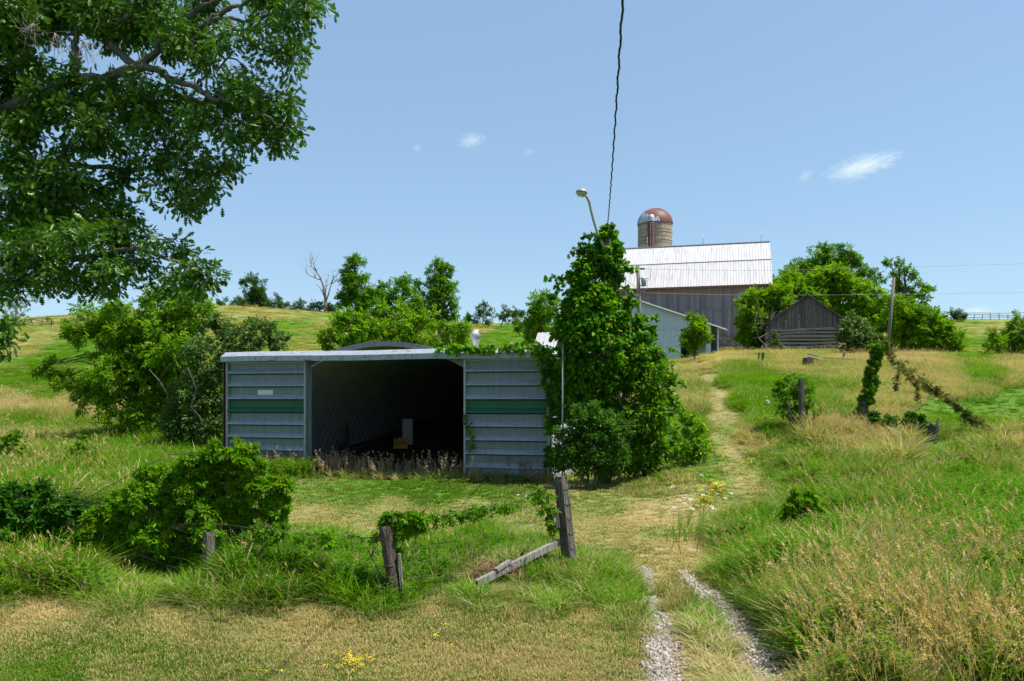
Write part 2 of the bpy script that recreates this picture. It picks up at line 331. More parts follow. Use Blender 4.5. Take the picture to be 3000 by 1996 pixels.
# wheel ruts: (photo x, photo y, half width m)
RUTS = [[(1528,1600,.17),(1526,1568,.17),(1522,1520,.165),(1514,1470,.15),(1505,1420,.13),(1496,1380,.10),(1489,1340,.07),(1483,1310,.03)],
        [(1775,1600,.2),(1752,1562,.2),(1728,1515,.19),(1700,1470,.18),(1672,1425,.165),(1640,1388,.15),(1612,1362,.14),(1586,1338,.08),(1570,1318,.03)]]
RUTP = []
for r in RUTS:
    q = [(GV(a, b), w) for a, b, w in r]
    n = 70; s = np.linspace(0, len(q) - 1, n)
    RUTP.append(np.array([[np.interp(t, range(len(q)), [p[0][k] for p in q]) for k in range(2)] + [np.interp(t, range(len(q)), [p[1] for p in q])] for t in s]))
def near_rut(x, y, m=1.0):
    d = np.full(len(x), 9.)
    for r in RUTP:
        for px, py, w in r: d = np.minimum(d, np.hypot(x - px, y - py) / (w * m + 1e-3))
    return d < 1

def spaced(lo, hi, a, n, pw):
    t = np.linspace(-1, 1, n); s = np.sign(t) * np.abs(t) ** pw
    return np.where(s < 0, a + (a - lo) * s, a + (hi - a) * s)
gx = spaced(-2500, 2500, 0, 301, 3.6); gy = np.concatenate([np.linspace(-300, -5, 12), np.arange(-3, 12, .3), np.arange(12, 60, .45), np.arange(60, 200, 1.6), np.geomspace(200, 6000, 30)])
GX, GY = np.meshgrid(gx, gy); gz = Hn(GX, GY)
mb = MB(); ny, nx = GX.shape
i = np.arange(ny - 1)[:, None] * nx + np.arange(nx - 1)[None]
mb.add(np.stack([GX, GY, gz], -1).reshape(-1, 3), np.stack([i, i + 1, i + nx + 1, i + nx], -1).reshape(-1, 4), smooth=True)
gr = mb.build("ground", ground_mat()); tag(gr, kind="structure")
zh, zd = zone(GX.ravel(), GY.ravel())
bare = (in_shed(GX.ravel(), GY.ravel(), .2)).astype(float)
for nm, arr in (("dry", np.where(GY.ravel() < 4, .25, zd)), ("far", sstep(28, 60, GY.ravel())), ("bare", bare)):
    at = gr.data.attributes.new(nm, 'FLOAT', 'POINT'); at.data.foreach_set("value", arr.astype(np.float32))

# gravel showing in the two wheel ruts
def gravel_mat():
    t = NT("gravel"); p = t.wpos(); v = t.n("ShaderNodeTexVoronoi"); v.inputs["Scale"].default_value = 38; t.l(p, v.inputs["Vector"])
    n = t.noise(p, 3, 5)
    c = t.mix(v.outputs["Color"], (.19, .155, .12), (.40, .34, .28)); c = t.mix(t.ramp(n, [(.35, 0.), (.65, .7)]), c, (.24, .18, .11))
    return t.done(t.bsdf(c, .95, 0, t.bump(v.outputs["Distance"], 1., .03), .1))
GRAVEL = gravel_mat()
for r in RUTP:
    mb = MB(); n = len(r); T = np.gradient(r[:, :2], axis=0); T /= np.linalg.norm(T, axis=1)[:, None]
    N = np.stack([T[:, 1], -T[:, 0]], 1); cols = 7; vs = []
    for c in range(cols):
        s = c / (cols - 1) * 2 - 1
        jit = 1 + .34 * np.sin(np.arange(n) * 1.7 + 3 * s) * abs(s) + .12 * RNG.standard_normal(n) * abs(s)
        P = r[:, :2] + N * (s * r[:, 2] * jit)[:, None]
        vs.append(np.column_stack([P, Hn(P[:, 0], P[:, 1]) + .012 - .008 * (1 - abs(s))]))
    v = np.stack(vs, 1).reshape(-1, 3); i = np.arange(n - 1)[:, None] * cols + np.arange(cols - 1)[None]
    mb.add(v, np.stack([i, i + 1, i + cols + 1, i + cols], -1).reshape(-1, 4), smooth=True)
    tag(mb.build("gravel_rut", GRAVEL), kind="structure")

# ---------------------------------------------------------------- steel arch shed
GALV = galv_mat("galvanised_steel", (.20, .21, .225), .3, .42)
GALV_D = galv_mat("shaded_pan_door_steel", (.31, .345, .40), .2, .45, pan_shade=.46)
GALV_L = galv_mat("pale_galvanised_steel", (.33, .35, .38), .2, .45)
GALV_R = galv_mat("rusting_galvanised_steel", (.31, .335, .375), .2, .45, rust=.12)
GREEN = flat_mat("faded_green_paint", (.008, .10, .05), .5, 0, .35, 5, .1)
RUST = flat_mat("rust", (.13, .045, .03), .85, 0, .5, 9, .4)
DARKZ = flat_mat("dark_zinc", (.055, .06, .065), .5, .4, .3, 5, .15)  # even dark base, puts the shed back wall's shade into its colour
WHITE = flat_mat("white_paint", (.72, .72, .70), .6, 0, .08, 7, .1)
shed = thing("arch_shed", "grey corrugated steel arch shed with sliding doors open on a dark interior", "shed",
             (-9.41, 26.4, 0), math.atan2(-2.7, 10.6))
SW = 10.94
def ribbed(x0, x1, z1, z0, n, green=4, y=-.14):
    prof = []; u = .415; z = z1
    for k in range(1, n + 1):
        prof += [(.07 if k > 1 else 0., z), (0., z - .012), (0., z - u + .175), (-.125, z - u + .06), (-.128, z - u + .035)]
        z -= u
    prof += [(.07, z), (0., z0)]
    mats = []
    for k in range(1, n + 1): mats += [1 if k == green else 0] * 5
    mats += [0]
    m = MB(); nx_ = max(2, int((x1 - x0) / .25)); xs = np.linspace(x0, x1, nx_ + 1)
    P = np.array(prof); dent = .0012
    v = np.stack([np.broadcast_to(xs[None], (len(P), nx_ + 1)), y + P[:, 0, None] + dent * RNG.standard_normal((len(P), nx_ + 1)), np.broadcast_to(P[:, 1, None], (len(P), nx_ + 1))], -1)
    idx = np.arange(nx_)[None] ; w = nx_ + 1
    for r in range(len(P) - 1):
        a = r * w + idx[0]
        m.add(v[r:r + 2].reshape(-1, 3), np.stack([idx[0], idx[0] + w, idx[0] + w + 1, idx[0] + 1], -1), mats[r], tint=1.0 if r % 5 == 1 else 0.)  # tint marks the flat pans that get the painted shade
    # bolt heads on every rib
    z = z1
    return m, [z1 - (k * .415) + .07 for k in range(1, n + 1)]
def door(x0, x1, z1, z0, label):
    m, ribs = ribbed(x0 + .05, x1 - .05, z1, z0, 8)
    for rz in ribs:
        for x in np.arange(x0 + .15, x1 - .1, .19): m.box((x - .008, -.274, rz - .045), (x + .008, -.262, rz - .031), 2)
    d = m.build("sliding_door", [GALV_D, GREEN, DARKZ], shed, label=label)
    f = MB()
    for xa in (x0, x1 - .06): f.box((xa, -.25, z0 - .01), (xa + .06, -.10, z1 + .0))
    f.box((x0 + .06, -.21, z1 - .06), (x1 - .06, -.10, z1 - .003)); f.box((x0 + .06, -.2, z0 - .02), (x1 - .06, -.11, z0 + .05))
    f.build("door_frame", GALV_L, d)
    return d
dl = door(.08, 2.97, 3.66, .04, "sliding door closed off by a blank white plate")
m = MB(); m.box((1.2, -.165, 2.585), (1.76, -.15, 2.74)); m.build("name_plate", WHITE, dl)
m = MB(); m.bar((2.9, -.27, 1.05), (3.02, -.27, 1.06), .05, .03); m.build("latch", GALV_L, dl)
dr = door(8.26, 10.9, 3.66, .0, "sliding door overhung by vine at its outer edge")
m = MB()                                                    # hood over the door track
xs = np.linspace(-.02, SW + .05, 45); prof = np.array([(.12, 4.0), (-.1, 3.985), (-.40, 3.83), (-.41, 3.66), (-.33, 3.655)])
wob = .010 * np.sin(xs * 1.1) + .002 * RNG.standard_normal(len(xs))
v = np.stack([np.broadcast_to(xs, (5, 45)), np.broadcast_to(prof[:, :1], (5, 45)), prof[:, 1:] + wob], -1)
i = np.arange(4)[:, None] * 45 + np.arange(44)[None]
m.add(v.reshape(-1, 3), np.stack([i, i + 45, i + 46, i + 1], -1).reshape(-1, 4))
for x in np.arange(.5, SW, .77): m.box((x - .01, -.417, 3.72), (x + .01, -.405, 3.78), 1)
m.build("track_hood", [GALV_R, DARKZ], shed)
m = MB(); m.box((-.06, -.2, 0), (-.025, .1, 3.98)); m.build("corner_trim", RUST, shed)
# the arch itself, ribbed, 18 m deep
m = MB(); R0, zc, xc = 5.42, -1.24, 5.47
th = np.linspace(math.asin(1.24 / 5.5) - .02, math.pi - math.asin(1.24 / 5.5) + .02, 61); ys = np.arange(.25, 18.3, .075)
rr = R0 + .05 * np.clip(1.6 * np.cos(ys / .45 * 2 * np.pi), -1, 1)
fine = .008 * np.sin(th * 260)
v = np.stack([xc - (rr[:, None] + fine) * np.cos(th), np.broadcast_to(ys[:, None], (len(ys), len(th))), zc + (rr[:, None] + fine) * np.sin(th)], -1)
nt = len(th); i = np.arange(len(ys) - 1)[:, None] * nt + np.arange(nt - 1)[None]
m.add(v.reshape(-1, 3), np.stack([i, i + 1, i + nt + 1, i + nt], -1).reshape(-1, 4), smooth=True)
m.build("arch_shell", galv_mat("aged_arch_steel", (.46, .48, .52), .4, .4), shed)
m = MB(); th2 = np.linspace(th[0], th[-1], 61)
for ra, rb, y in ((5.52, 5.36, .12),):
    v = np.concatenate([np.stack([xc - ra * np.cos(th2), np.full(61, y), zc + ra * np.sin(th2)], -1), np.stack([xc - rb * np.cos(th2), np.full(61, y), zc + rb * np.sin(th2)], -1),
                        np.stack([xc - ra * np.cos(th2), np.full(61, .35), zc + ra * np.sin(th2)], -1)])
    j = np.arange(60); m.add(v, np.concatenate([np.stack([j, j + 61, j + 62, j + 1], -1), np.stack([j + 122, j, j + 1, j + 123], -1)]))
m.build("arch_flashing", GALV, shed)
for sgn in (-1, 1):                                        # corner pieces that square off the arch behind the doors
    m = MB(); tt = th[th <= math.pi / 2]; tt = tt[zc + 5.5 * np.sin(tt) < 3.97]
    px_ = xc + sgn * 5.47 * np.cos(tt); pz_ = zc + 5.47 * np.sin(tt); ex = xc + sgn * (SW / 2 + .0); n = len(tt)
    v = np.concatenate([np.column_stack([px_, np.full(n, .09), pz_]), np.column_stack([np.full(n, ex), np.full(n, .09), pz_])]); j = np.arange(n - 1)
    m.add(v, np.stack([j, j + 1, j + n + 1, j + n], -1)); m.box((min(ex, ex - sgn * .02), -.13, 0), (max(ex, ex - sgn * .02), .085, 3.95))
    m.build("end_wall", GALV, shed)
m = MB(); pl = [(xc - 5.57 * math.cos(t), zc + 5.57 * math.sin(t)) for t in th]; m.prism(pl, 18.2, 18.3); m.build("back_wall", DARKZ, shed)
for xj in (2.92, 8.24):
    m = MB(); m.box((xj, .0, -.02), (xj + .08, .1, 3.66)); m.build("door_jamb", GALV_L, shed)
vent = MB(); vx, vy = 8.0, 1.9
M_ = Matrix.Translation((vx, vy, 0)); vent.lathe([(.1, 3.2), (.1, 4.36), (.12, 4.37), (.12, 4.4)], 18, M_)
vp = vent.build("vent_pipe", WHITE, shed)
h = MB()
for k in range(22):                                        # curved vanes of the turbine
    a = k / 22 * 2 * math.pi; z = np.linspace(0, 1, 9); r = .10 + .085 * np.sin(np.pi * np.clip(z * .94 + .06, 0, 1)) ** .8; zz = 4.4 + .3 * z; tw = a + .5 * z
    a2 = tw + .24; r2 = r - .016
    v = np.concatenate([np.stack([vx + r * np.cos(tw), vy + r * np.sin(tw), zz], 1), np.stack([vx + r2 * np.cos(a2), vy + r2 * np.sin(a2), zz], 1)])
    j = np.arange(8); h.add(v, np.stack([j, j + 1, j + 10, j + 9], -1))
h.lathe([(.0, 4.735), (.06, 4.73), (.11, 4.70), (.12, 4.685)], 18, M_); h.lathe([(.088, 4.4), (.15, 4.5), (.16, 4.56), (.12, 4.67)], 18, M_)
h.build("turbine_head", flat_mat("dull_aluminium", (.5, .49, .47), .5, .2, .1), vp)
# pipe standing by the vine
p0 = W(1648, 1169, 22.25); m = MB(); m.tube([(p0.x, p0.y, -.1), (p0.x + .01, p0.y, 4.0)], .028, 8)
solo(m, "conduit_post", GALV_L, "thin grey metal pipe standing between shed corner and vine", "pipe")

# things kept inside the shed
YEL = flat_mat("yellow_sign_plastic", (.75, .38, .02), .5, 0, .1); BLACK = flat_mat("black_print", (.012, .012, .012), .6, 0, .1)
b = W(1174, 1314, 34.0); b.z = 0
cs = thing("caution_sign", "yellow folding floor sign lettered CAUTION inside the dark shed", "caution sign", (b.x, b.y, 0), .06)
for s in (-1, 1):
    m = MB(); Mx = Matrix.Translation((0, s * .17, 0)) @ Matrix.Rotation(s * .25, 4, 'X')
    m.box((-.30, -.012, 0), (-.24, .012, .80), 0, Mx); m.box((.24, -.012, 0), (.30, .012, .80), 0, Mx)
    m.box((-.24, -.012, .34), (.24, .012, .78), 0, Mx); m.box((-.1, -.01, .78), (.1, .01, .83), 0, Mx)
    m.build("sign_panel", YEL, cs)
tx = bpy.data.curves.new("caution_text", 'FONT'); tx.body = "CAUTION"; tx.size = .13; tx.extrude = .002; tx.align_x = 'CENTER'; tx.align_y = 'CENTER'
tob = bpy.data.objects.new("tmp_text", tx); COL.objects.link(tob); dg = bpy.context.evaluated_depsgraph_get()
tm = bpy.data.meshes.new_from_object(tob.evaluated_get(dg)); COL.objects.unlink(tob); bpy.data.objects.remove(tob)
tm.transform(Matrix.Translation((0, -.17 - .016, 0)) @ Matrix.Rotation(-.25, 4, 'X') @ Matrix.Translation((0, -.004, .56)) @ Matrix.Rotation(math.pi / 2, 4, 'X') @ Matrix.Diagonal((.92, 1.25, 1, 1)))
tm.materials.clear(); tm.materials.append(BLACK); to = bpy.data.objects.new("lettering", tm); COL.objects.link(to); to.parent = cs
b = W(1194, 1291, 35.2); m = MB(); m.box((b.x - .2, b.y, 0), (b.x + .2, b.y + .04, 1.55)); m.box((b.x - .22, b.y - .03, .0), (b.x - .2, b.y + .3, 1.57)); m.box((b.x + .2, b.y - .03, 0), (b.x + .22, b.y + .3, 1.57)); m.box((b.x - .2, b.y - .02, 1.55), (b.x + .2, b.y + .3, 1.57))
solo(m, "cabinet", WHITE, "tall pale cabinet standing behind the yellow sign in the shed", "cabinet")
b = W(925, 1340, 28.6); b.z = 0
bk = thing("bucket", "white plastic bucket with blue print just inside the shed door", "bucket", (b.x, b.y, 0))
m = MB(); m.lathe([(0, .01), (.125, 0), (.13, .03), (.148, .36), (.156, .36), (.156, .385), (.14, .385), (.12, .05), (0, .05)], 20); m.build("pail", WHITE, bk)
m = MB(); m.lathe([(.139, .12), (.1465, .27)], 20, a0=3.6, a1=5.4); m.build("paper_band", flat_mat("blue_print", (.02, .06, .3), .5), bk)
m = MB(); a = np.linspace(0, math.pi, 14); m.tube([(.155 * math.cos(q), -.11 * math.sin(q), .35 - .09 * math.sin(q)) for q in a], .004, 5); m.build("handle", GALV, bk)
OLDW = wood_mat("brown_plank_wood", (.16, .09, .055), (.24, .15, .10), (.05, .03, .02))
a = W(1012, 1319, 33); m = MB(); m.bar((a.x, a.y, 0), (a.x + .03, a.y + .25, 1.35), .14, .04); solo(m, "plank", OLDW, "brown plank leaning upright against the shed's ribbed wall", "plank")
for k, (dx, dy, L, an, lb) in enumerate([(0, 0, 2.6, .15, "lowest board of the heap on the shed floor"), (.1, .25, 2.3, .32, "board slanting across the middle of the shed floor heap"), (-.1, .12, 2.4, .05, "topmost board of the heap on the shed floor")]):
    m = MB(); c = Vector((a.x - .3 + dx, a.y - .6 + dy, .03 + .05 * k)); d = Vector((math.cos(an), math.sin(an) * .6, .08 + .12 * k)) * L / 2
    m.bar(c + Vector((0, 0, d.z)) - d, c + Vector((0, 0, d.z)) + d, .16, .04); solo(m, "board", OLDW, lb, "board", "boards heaped in the shed")

# ---------------------------------------------------------------- barn
BOARD = None
def board_mat():
    t = NT("weathered_barn_boards"); tint = t.attr("tint"); g = t.noise(t.coord("Object", (11, 11, .35)), 1.5, 7, .65, .4)
    st = t.noise(t.coord("Object", (2.2, 2.2, .12)), 1.6, 5, .6)
    c = t.mix(tint, (.15, .142, .155), (.28, .27, .285)); c = t.mix(t.ramp(g, [(.35, 0.), (.7, .7)]), c, (.085, .07, .08)); c = t.mix(t.ramp(st, [(.45, 0.), (.75, .6)]), c, (.09, .075, .085))
    sep = t.n("ShaderNodeSeparateXYZ"); t.l(t.coord("Object"), sep.inputs[0])
    zr = t.math('ADD', sep.outputs[2], t.math('MULTIPLY', t.math('SUBTRACT', t.noise(t.coord("Object", (2.5, 1, .15)), 2, 4), .5), 2.0))
    rust = t.ramp(zr, [(5.35 / 8, 0.), (5.95 / 8, 1.)]); zz = t.math('DIVIDE', zr, 8.0)
    rust = t.ramp(zz, [(.67, 0.), (.77, 1.)])
    rc = t.mix(g, (.28, .19, .15), (.14, .055, .035)); c = t.mix(t.math('MULTIPLY', rust, .8), c, rc)
    return t.done(t.bsdf(c, .92, 0, t.bump(g, .5, .02), .2))
def boards(m, x0, x1, z0, z1, y, w=.24, zfun=None, gap=.012, jag=0.):
    x = x0
    while x < x1 - .02:
        ww = min(w * random.uniform(.75, 1.2), x1 - x); d = random.uniform(0, .03)
        zt = z1 if zfun is None else min(zfun(x), zfun(x + ww)); zb = z0 - random.uniform(0, jag)
        if zfun is None:
            m.box((x, y - .03 - d, zb), (x + ww - gap, y, zt), 0, None, random.random())
        else:
            za, zb2 = zfun(x), zfun(x + ww - gap); yy = y - .03 - d; X = x + ww - gap
            v = [(x, yy, zb), (X, yy, zb), (X, y, zb), (x, y, zb), (x, yy, za), (X, yy, zb2), (X, y, zb2), (x, y, za)]
            m.add(v, np.array([[0,3,2,1],[4,5,6,7],[0,1,5,4],[1,2,6,5],[2,3,7,6],[3,0,4,7]]), 0, random.random())
        x += ww
bz = 7.4; BA = math.radians(-15.0); BL = 17.0
bo = Vector((25.8, 80.0, bz)) - Vector((math.cos(BA), math.sin(BA), 0)) * BL
barn = thing("barn", "big weathered grey board barn with white gambrel roof", "barn", bo, BA)
BD = 11.0; EZ = 13.95 - bz; RZ = 19.25 - bz; KZ = 16.85 - bz
BARNB = board_mat()
m = MB(); boards(m, 0, BL - .15, 1.55, EZ - .05, 0, .3); m.build("front_wall", BARNB, barn)
gp = [(.03, 0), (BD - .03, 0), (BD - .03, EZ - .1), (BD - 2.5, KZ - .12), (BD / 2, RZ - .12), (2.5, KZ - .12), (.03, EZ - .1)]
for xg in (.0, BL - .12):
    m = MB(); p = np.array(gp); n = len(p)
    v = np.concatenate([np.column_stack([np.full(n, xg), p]), np.column_stack([np.full(n, xg + .1), p])]); j = np.arange(n); j2 = (j + 1) % n
    m.add(v, [np.stack([j, j2, j2 + n, j + n], -1), np.arange(n)[None, ::-1], (np.arange(n) + n)[None]], 0, .4); m.build("gable_wall", BARNB, barn)
m = MB(); m.box((.1, BD - .2, 1.5), (BL - .12, BD - .05, EZ - .1)); m.build("rear_wall", BARNB, barn)
def stone_mat():
    t = NT("field_stone"); v = t.n("ShaderNodeTexVoronoi"); v.inputs["Scale"].default_value = 2.6; t.l(t.coord("Object", (1, 1, 1.5)), v.inputs["Vector"])
    c = t.mix(v.outputs["Color"], (.16, .10, .09), (.33, .27, .26)); d = t.ramp(v.outputs["Distance"], [(.25, 0.), (.55, 1.)]); c = t.mix(d, c, (.13, .12, .115))
    return t.done(t.bsdf(c, .95, 0, t.bump(v.outputs["Distance"], .8, .08), .1))
m = MB(); m.box((.02, -.12, -1.5), (BL - .12, .35, 1.54)); m.build("stone_foundation", stone_mat(), barn)
m = MB()                                                   # sliding doors hung on the boards
for xa, xb in ((5.3, 8.4), (8.5, 11.6)):
    boards(m, xa, xb, 1.7, 4.1, -.07, .22)
m.box((4.6, -.17, 4.12), (13.5, -.105, 4.2), 0, None, 1.); m.build("barn_door", BARNB, barn)
m = MB(); m.box((-.2, -.42, EZ - .13), (BL + .2, -.34, EZ + .02)); m.build("fascia", RUST, barn)
def barn_roof_mat():
    t = NT("white_ribbed_roof_metal"); st = t.noise(t.coord("Object", (2.6, .22, .22)), 2.2, 6, .7); n = t.noise(t.coord(), .45, 5, .6); f = t.noise(t.coord("Object", (9, .5, .5)), 2, 4, .7)
    c = t.mix(t.ramp(st, [(.46, 0.), (.72, .75)]), (.48, .465, .47), (.27, .245, .24)); c = t.mix(t.ramp(n, [(.6, 0.), (.78, .4)]), c, (.30, .28, .30)); c = t.mix(t.ramp(f, [(.6, 0.), (.72, .5)]), c, (.33, .27, .26))
    return t.done(t.bsdf(c, .5, .05, t.bump(n, .1, .02), .4))
BROOF = barn_roof_mat()
def ribbed_slope(m, x0, x1, a, b, pitch=.28, h=.035, seg=6, mi=0):
    """sheet from eave a=(y,z) to top b=(y,z) with standing ribs"""
    xs = []; hs = []
    x = x0
    while x < x1:
        for dx, hh in ((0, 0), (.7, 0), (.8, 1), (.92, 1)):
            if x + dx * pitch <= x1: xs.append(x + dx * pitch); hs.append(hh * h)
        x += pitch
    xs.append(x1); hs.append(0); xs = np.array(xs); hs = np.array(hs)
    nrm = np.array([-(b[1] - a[1]), b[0] - a[0]]); nrm = nrm / np.linalg.norm(nrm)
    if nrm[1] < 0: nrm = -nrm
    t = np.linspace(0, 1, seg + 1); wob = .012 * np.sin(t * 40)[:, None] * 0
    Y = a[0] + (b[0] - a[0]) * t[:, None] + nrm[0] * (hs[None] + .0); Z = a[1] + (b[1] - a[1]) * t[:, None] + nrm[1] * hs[None]
    v = np.stack([np.broadcast_to(xs, Y.shape), Y, Z], -1); w = len(xs); i = np.arange(seg)[:, None] * w + np.arange(w - 1)[None]
    m.add(v.reshape(-1, 3), np.stack([i, i + 1, i + w + 1, i + w], -1).reshape(-1, 4), mi)
m = MB(); ribbed_slope(m, -.35, BL + .35, (-.42, EZ - .12), (2.42, KZ + .0)); ribbed_slope(m, -.35, BL + .35, (2.4, KZ + .05), (BD / 2, RZ))
ribbed_slope(m, -.35, BL + .35, (BD + .42, EZ - .12), (BD - 2.42, KZ)); ribbed_slope(m, -.35, BL + .35, (BD - 2.4, KZ + .05), (BD / 2, RZ))
m.build("roof", BROOF, barn)
m = MB(); m.box((-.4, BD / 2 - .16, RZ - .01), (BL + .4, BD / 2 + .16, RZ + .07)); m.box((-.36, 2.36, KZ - .02), (BL + .36, 2.42, KZ + .035), 1); m.build("ridge_cap", [BROOF, flat_mat("grey_flashing", (.25, .23, .3), .5)], barn)
for xr in (BL - .5, BL - 6.6, BL - 12.6):
    m = MB(); m.tube([(xr, BD / 2, RZ), (xr, BD / 2, RZ + 1.2)], .018, 5); m.lathe([(0, .55), (.06, .6), (.075, .66), (.05, .72), (0, .74)], 10, Matrix.Translation((xr, BD / 2, RZ))); m.tube([(xr - .16, BD / 2, RZ), (xr, BD / 2, RZ + .35)], .012, 4); m.tube([(xr + .16, BD / 2, RZ), (xr, BD / 2, RZ + .35)], .012, 4)
    m.build("lightning_rod", GALV_L, barn)

# ---------------------------------------------------------------- silo
so = Vector(((1919 - CX) / FPX * 93, 93, 5.0)); SR = 1.98
silo = thing("silo", "old concrete stave silo with rusty metal dome behind the barn", "silo", so)
def silo_mat():
    t = NT("concrete_staves"); uv = t.n("ShaderNodeUVMap"); mp = t.n("ShaderNodeMapping"); mp.inputs["Scale"].default_value = (2.9, .65, 1); t.l(uv.outputs[0], mp.inputs[0])
    b = t.n("ShaderNodeTexBrick"); b.offset = 0.5; b.inputs["Scale"].default_value = 1; b.inputs["Mortar Size"].default_value = .028; b.inputs["Brick Width"].default_value = .5; b.inputs["Row Height"].default_value = .5
    b.inputs["Color1"].default_value = (.31, .245, .185, 1); b.inputs["Color2"].default_value = (.38, .31, .24, 1); b.inputs["Mortar"].default_value = (.10, .075, .06, 1); t.l(mp.outputs[0], b.inputs["Vector"])
    n = t.noise(t.coord("Object", (1, 1, .5)), 1.6, 6, .65); c = t.mix(t.ramp(n, [(.45, 0.), (.75, .7)]), b.outputs["Color"], (.15, .115, .095))
    return t.done(t.bsdf(c, .92, 0, t.bump(b.outputs["Fac"], -.4, .03), .2))
zt = 22.8 - so.z
m = MB(); m.lathe([(SR, -1), (SR, zt)], 48); m.build("silo_wall", silo_mat(), silo)
m = MB(); z = 1.0
while z < zt: 
    m.lathe([(SR + .01, z - .02), (SR + .035, z), (SR + .01, z + .02)], 48); z += .92
m.build("hoop", flat_mat("rusty_hoop_iron", (.09, .06, .05), .8), silo)
def dome_mat():
    t = NT("rusting_dome_metal"); sep = t.n("ShaderNodeSeparateXYZ"); uv = t.n("ShaderNodeUVMap"); t.l(uv.outputs[0], sep.inputs[0]); ang = sep.outputs[0]
    so_ = t.n("ShaderNodeSeparateXYZ"); t.l(t.coord("Object"), so_.inputs[0])
    saw = t.math('PINGPONG', t.math('MULTIPLY', ang, 36 / (2 * math.pi)), 1.0)
    per = t.n("ShaderNodeTexWhiteNoise", noise_dimensions='1D'); t.l(t.math('FLOOR', t.math('MULTIPLY', ang, 18 / math.pi / 2 * 1.0)), per.inputs["W"])
    lim = t.math('ADD', t.math('MULTIPLY', saw, .55), t.math('MULTIPLY', per.outputs[0], .75))
    side = t.math('MULTIPLY', t.math('SUBTRACT', -.2, so_.outputs[0]), .75)
    edge = t.math('SUBTRACT', t.math('ADD', side, lim), so_.outputs[2])
    k = t.ramp(t.math('ADD', edge, t.math('MULTIPLY', t.noise(t.coord(), 6, 4), .2)), [(.45, 0.), (.6, 1.)])
    n = t.noise(t.coord(), 3, 6, .6); rust = t.mix(n, (.11, .034, .024), (.22, .085, .06)); g = t.mix(n, (.34, .40, .46), (.58, .62, .68))
    return t.done(t.bsdf(t.mix(k, rust, g), .55, t.math('MULTIPLY', k, .5), t.bump(n, .2, .02), .3))
dome = MB(); a = np.linspace(0, math.pi / 2, 14); dome.lathe([((SR + .06) * math.cos(q), 1.85 * math.sin(q)) for q in a], 36)
do = dome.build("dome", dome_mat(), silo, (0, 0, zt))
m = MB()
for k in range(36):
    q = k / 36 * 2 * math.pi; m.tube([((SR + .075) * math.cos(t) * math.cos(q), (SR + .075) * math.cos(t) * math.sin(q), 1.87 * math.sin(t)) for t in np.linspace(0, 1.5, 9)], .018, 4)
m.build("dome_rib", flat_mat("dome_seam", (.2, .12, .11), .6), do)
ca = math.radians(-112); cx_, cy_ = (SR + .12) * math.cos(ca), (SR + .12) * math.sin(ca)
m = MB(); m.lathe([(.42, 0), (.42, zt - .05)], 16, Matrix.Translation((cx_, cy_, 0))); 
ch = m.build("chute", flat_mat("rust_red_chute", (.12, .032, .03), .8, 0, .5, 3), silo)
m = MB(); m.lathe([(.45, zt - .1), (.44, zt + .35), (.30, zt + .68), (.0, zt + .78)], 16, Matrix.Translation((cx_, cy_, 0))); m.build("chute_hood", GALV_L, ch)
m = MB(); la = ca + .25
for k in range(60):
    z = 1 + k * .28
    if z < zt - .2: m.tube([(cx_ + .46 * math.cos(ca) + .02, cy_ - .44, z), (cx_ + .46 * math.cos(ca) + .3, cy_ - .40, z)], .022, 4)
for dx in (.02, .3): m.bar((cx_ + .46 * math.cos(ca) + dx, cy_ - .44, 1), (cx_ + .46 * math.cos(ca) + dx, cy_ - .44, zt - .2), .04)
m.build("ladder", GALV_L, ch)

# ---------------------------------------------------------------- blue grey metal shed
def siding_mat():
    t = NT("pale_blue_siding"); n = t.noise(t.coord("Object", (2, 2, .3)), 2, 5, .6)
    return t.done(t.bsdf(t.mix(t.ramp(n, [(.4, 0.), (.8, .6)]), (.47, .54, .60), (.33, .37, .40)), .5, .05, None, .4))
SID = siding_mat()
mo = W(1838, 1169, 68); mo.z = 4.6
ms = thing("metal_shed", "pale blue grey metal sided gable shed in front of the barn", "shed", mo, math.radians(-3))
rz = 11.15 - mo.z; ez = 8.45 - mo.z; hw = 7.95; dep = 11.0
def roofz(x): return rz - (rz - ez) * abs(x) / hw
m = MB(); x = -hw + .2
def siding(m, x0, x1, z0, zf, y):
    xs = []; ys = []; x = x0; p = .3
    while x < x1:
        for dx, yy in ((0, 0), (.8, 0), (.86, -.03), (.94, -.03)):
            if x + dx * p < x1: xs.append(x + dx * p); ys.append(y + yy)
        x += p
    xs.append(x1); ys.append(y); n = len(xs)
    v = np.array([(a, b, z0) for a, b in zip(xs, ys)] + [(a, b, zf(a)) for a, b in zip(xs, ys)]); i = np.arange(n - 1)
    m.add(v, np.stack([i, i + 1, i + 1 + n, i + n], -1))
siding(m, -hw + .25, 4.45, -.5, roofz, 0); siding(m, 5.35, hw - .9, -.5, roofz, 0); siding(m, 4.45, 5.35, 3.8 - .02, roofz, 0)
m.build("front_wall", SID, ms)
for sx in (-1, 1):
    m = MB(); m.box((sx * (hw - .3) - .05, .02, -.5), (sx * (hw - .3) + .05, dep, ez)); m.build("wall", SID, ms)
m = MB(); m.box((-hw + .3, dep - .1, -.5), (hw - .4, dep, ez)); m.build("rear_wall", SID, ms)
m = MB(); siding(m, 1.0, 4.5, -.4, lambda x: 3.78, -.07); m.box((1.0, -.13, 3.78), (6.6, -.04, 3.86)); m.build("sliding_door", SID, ms)
m = MB()
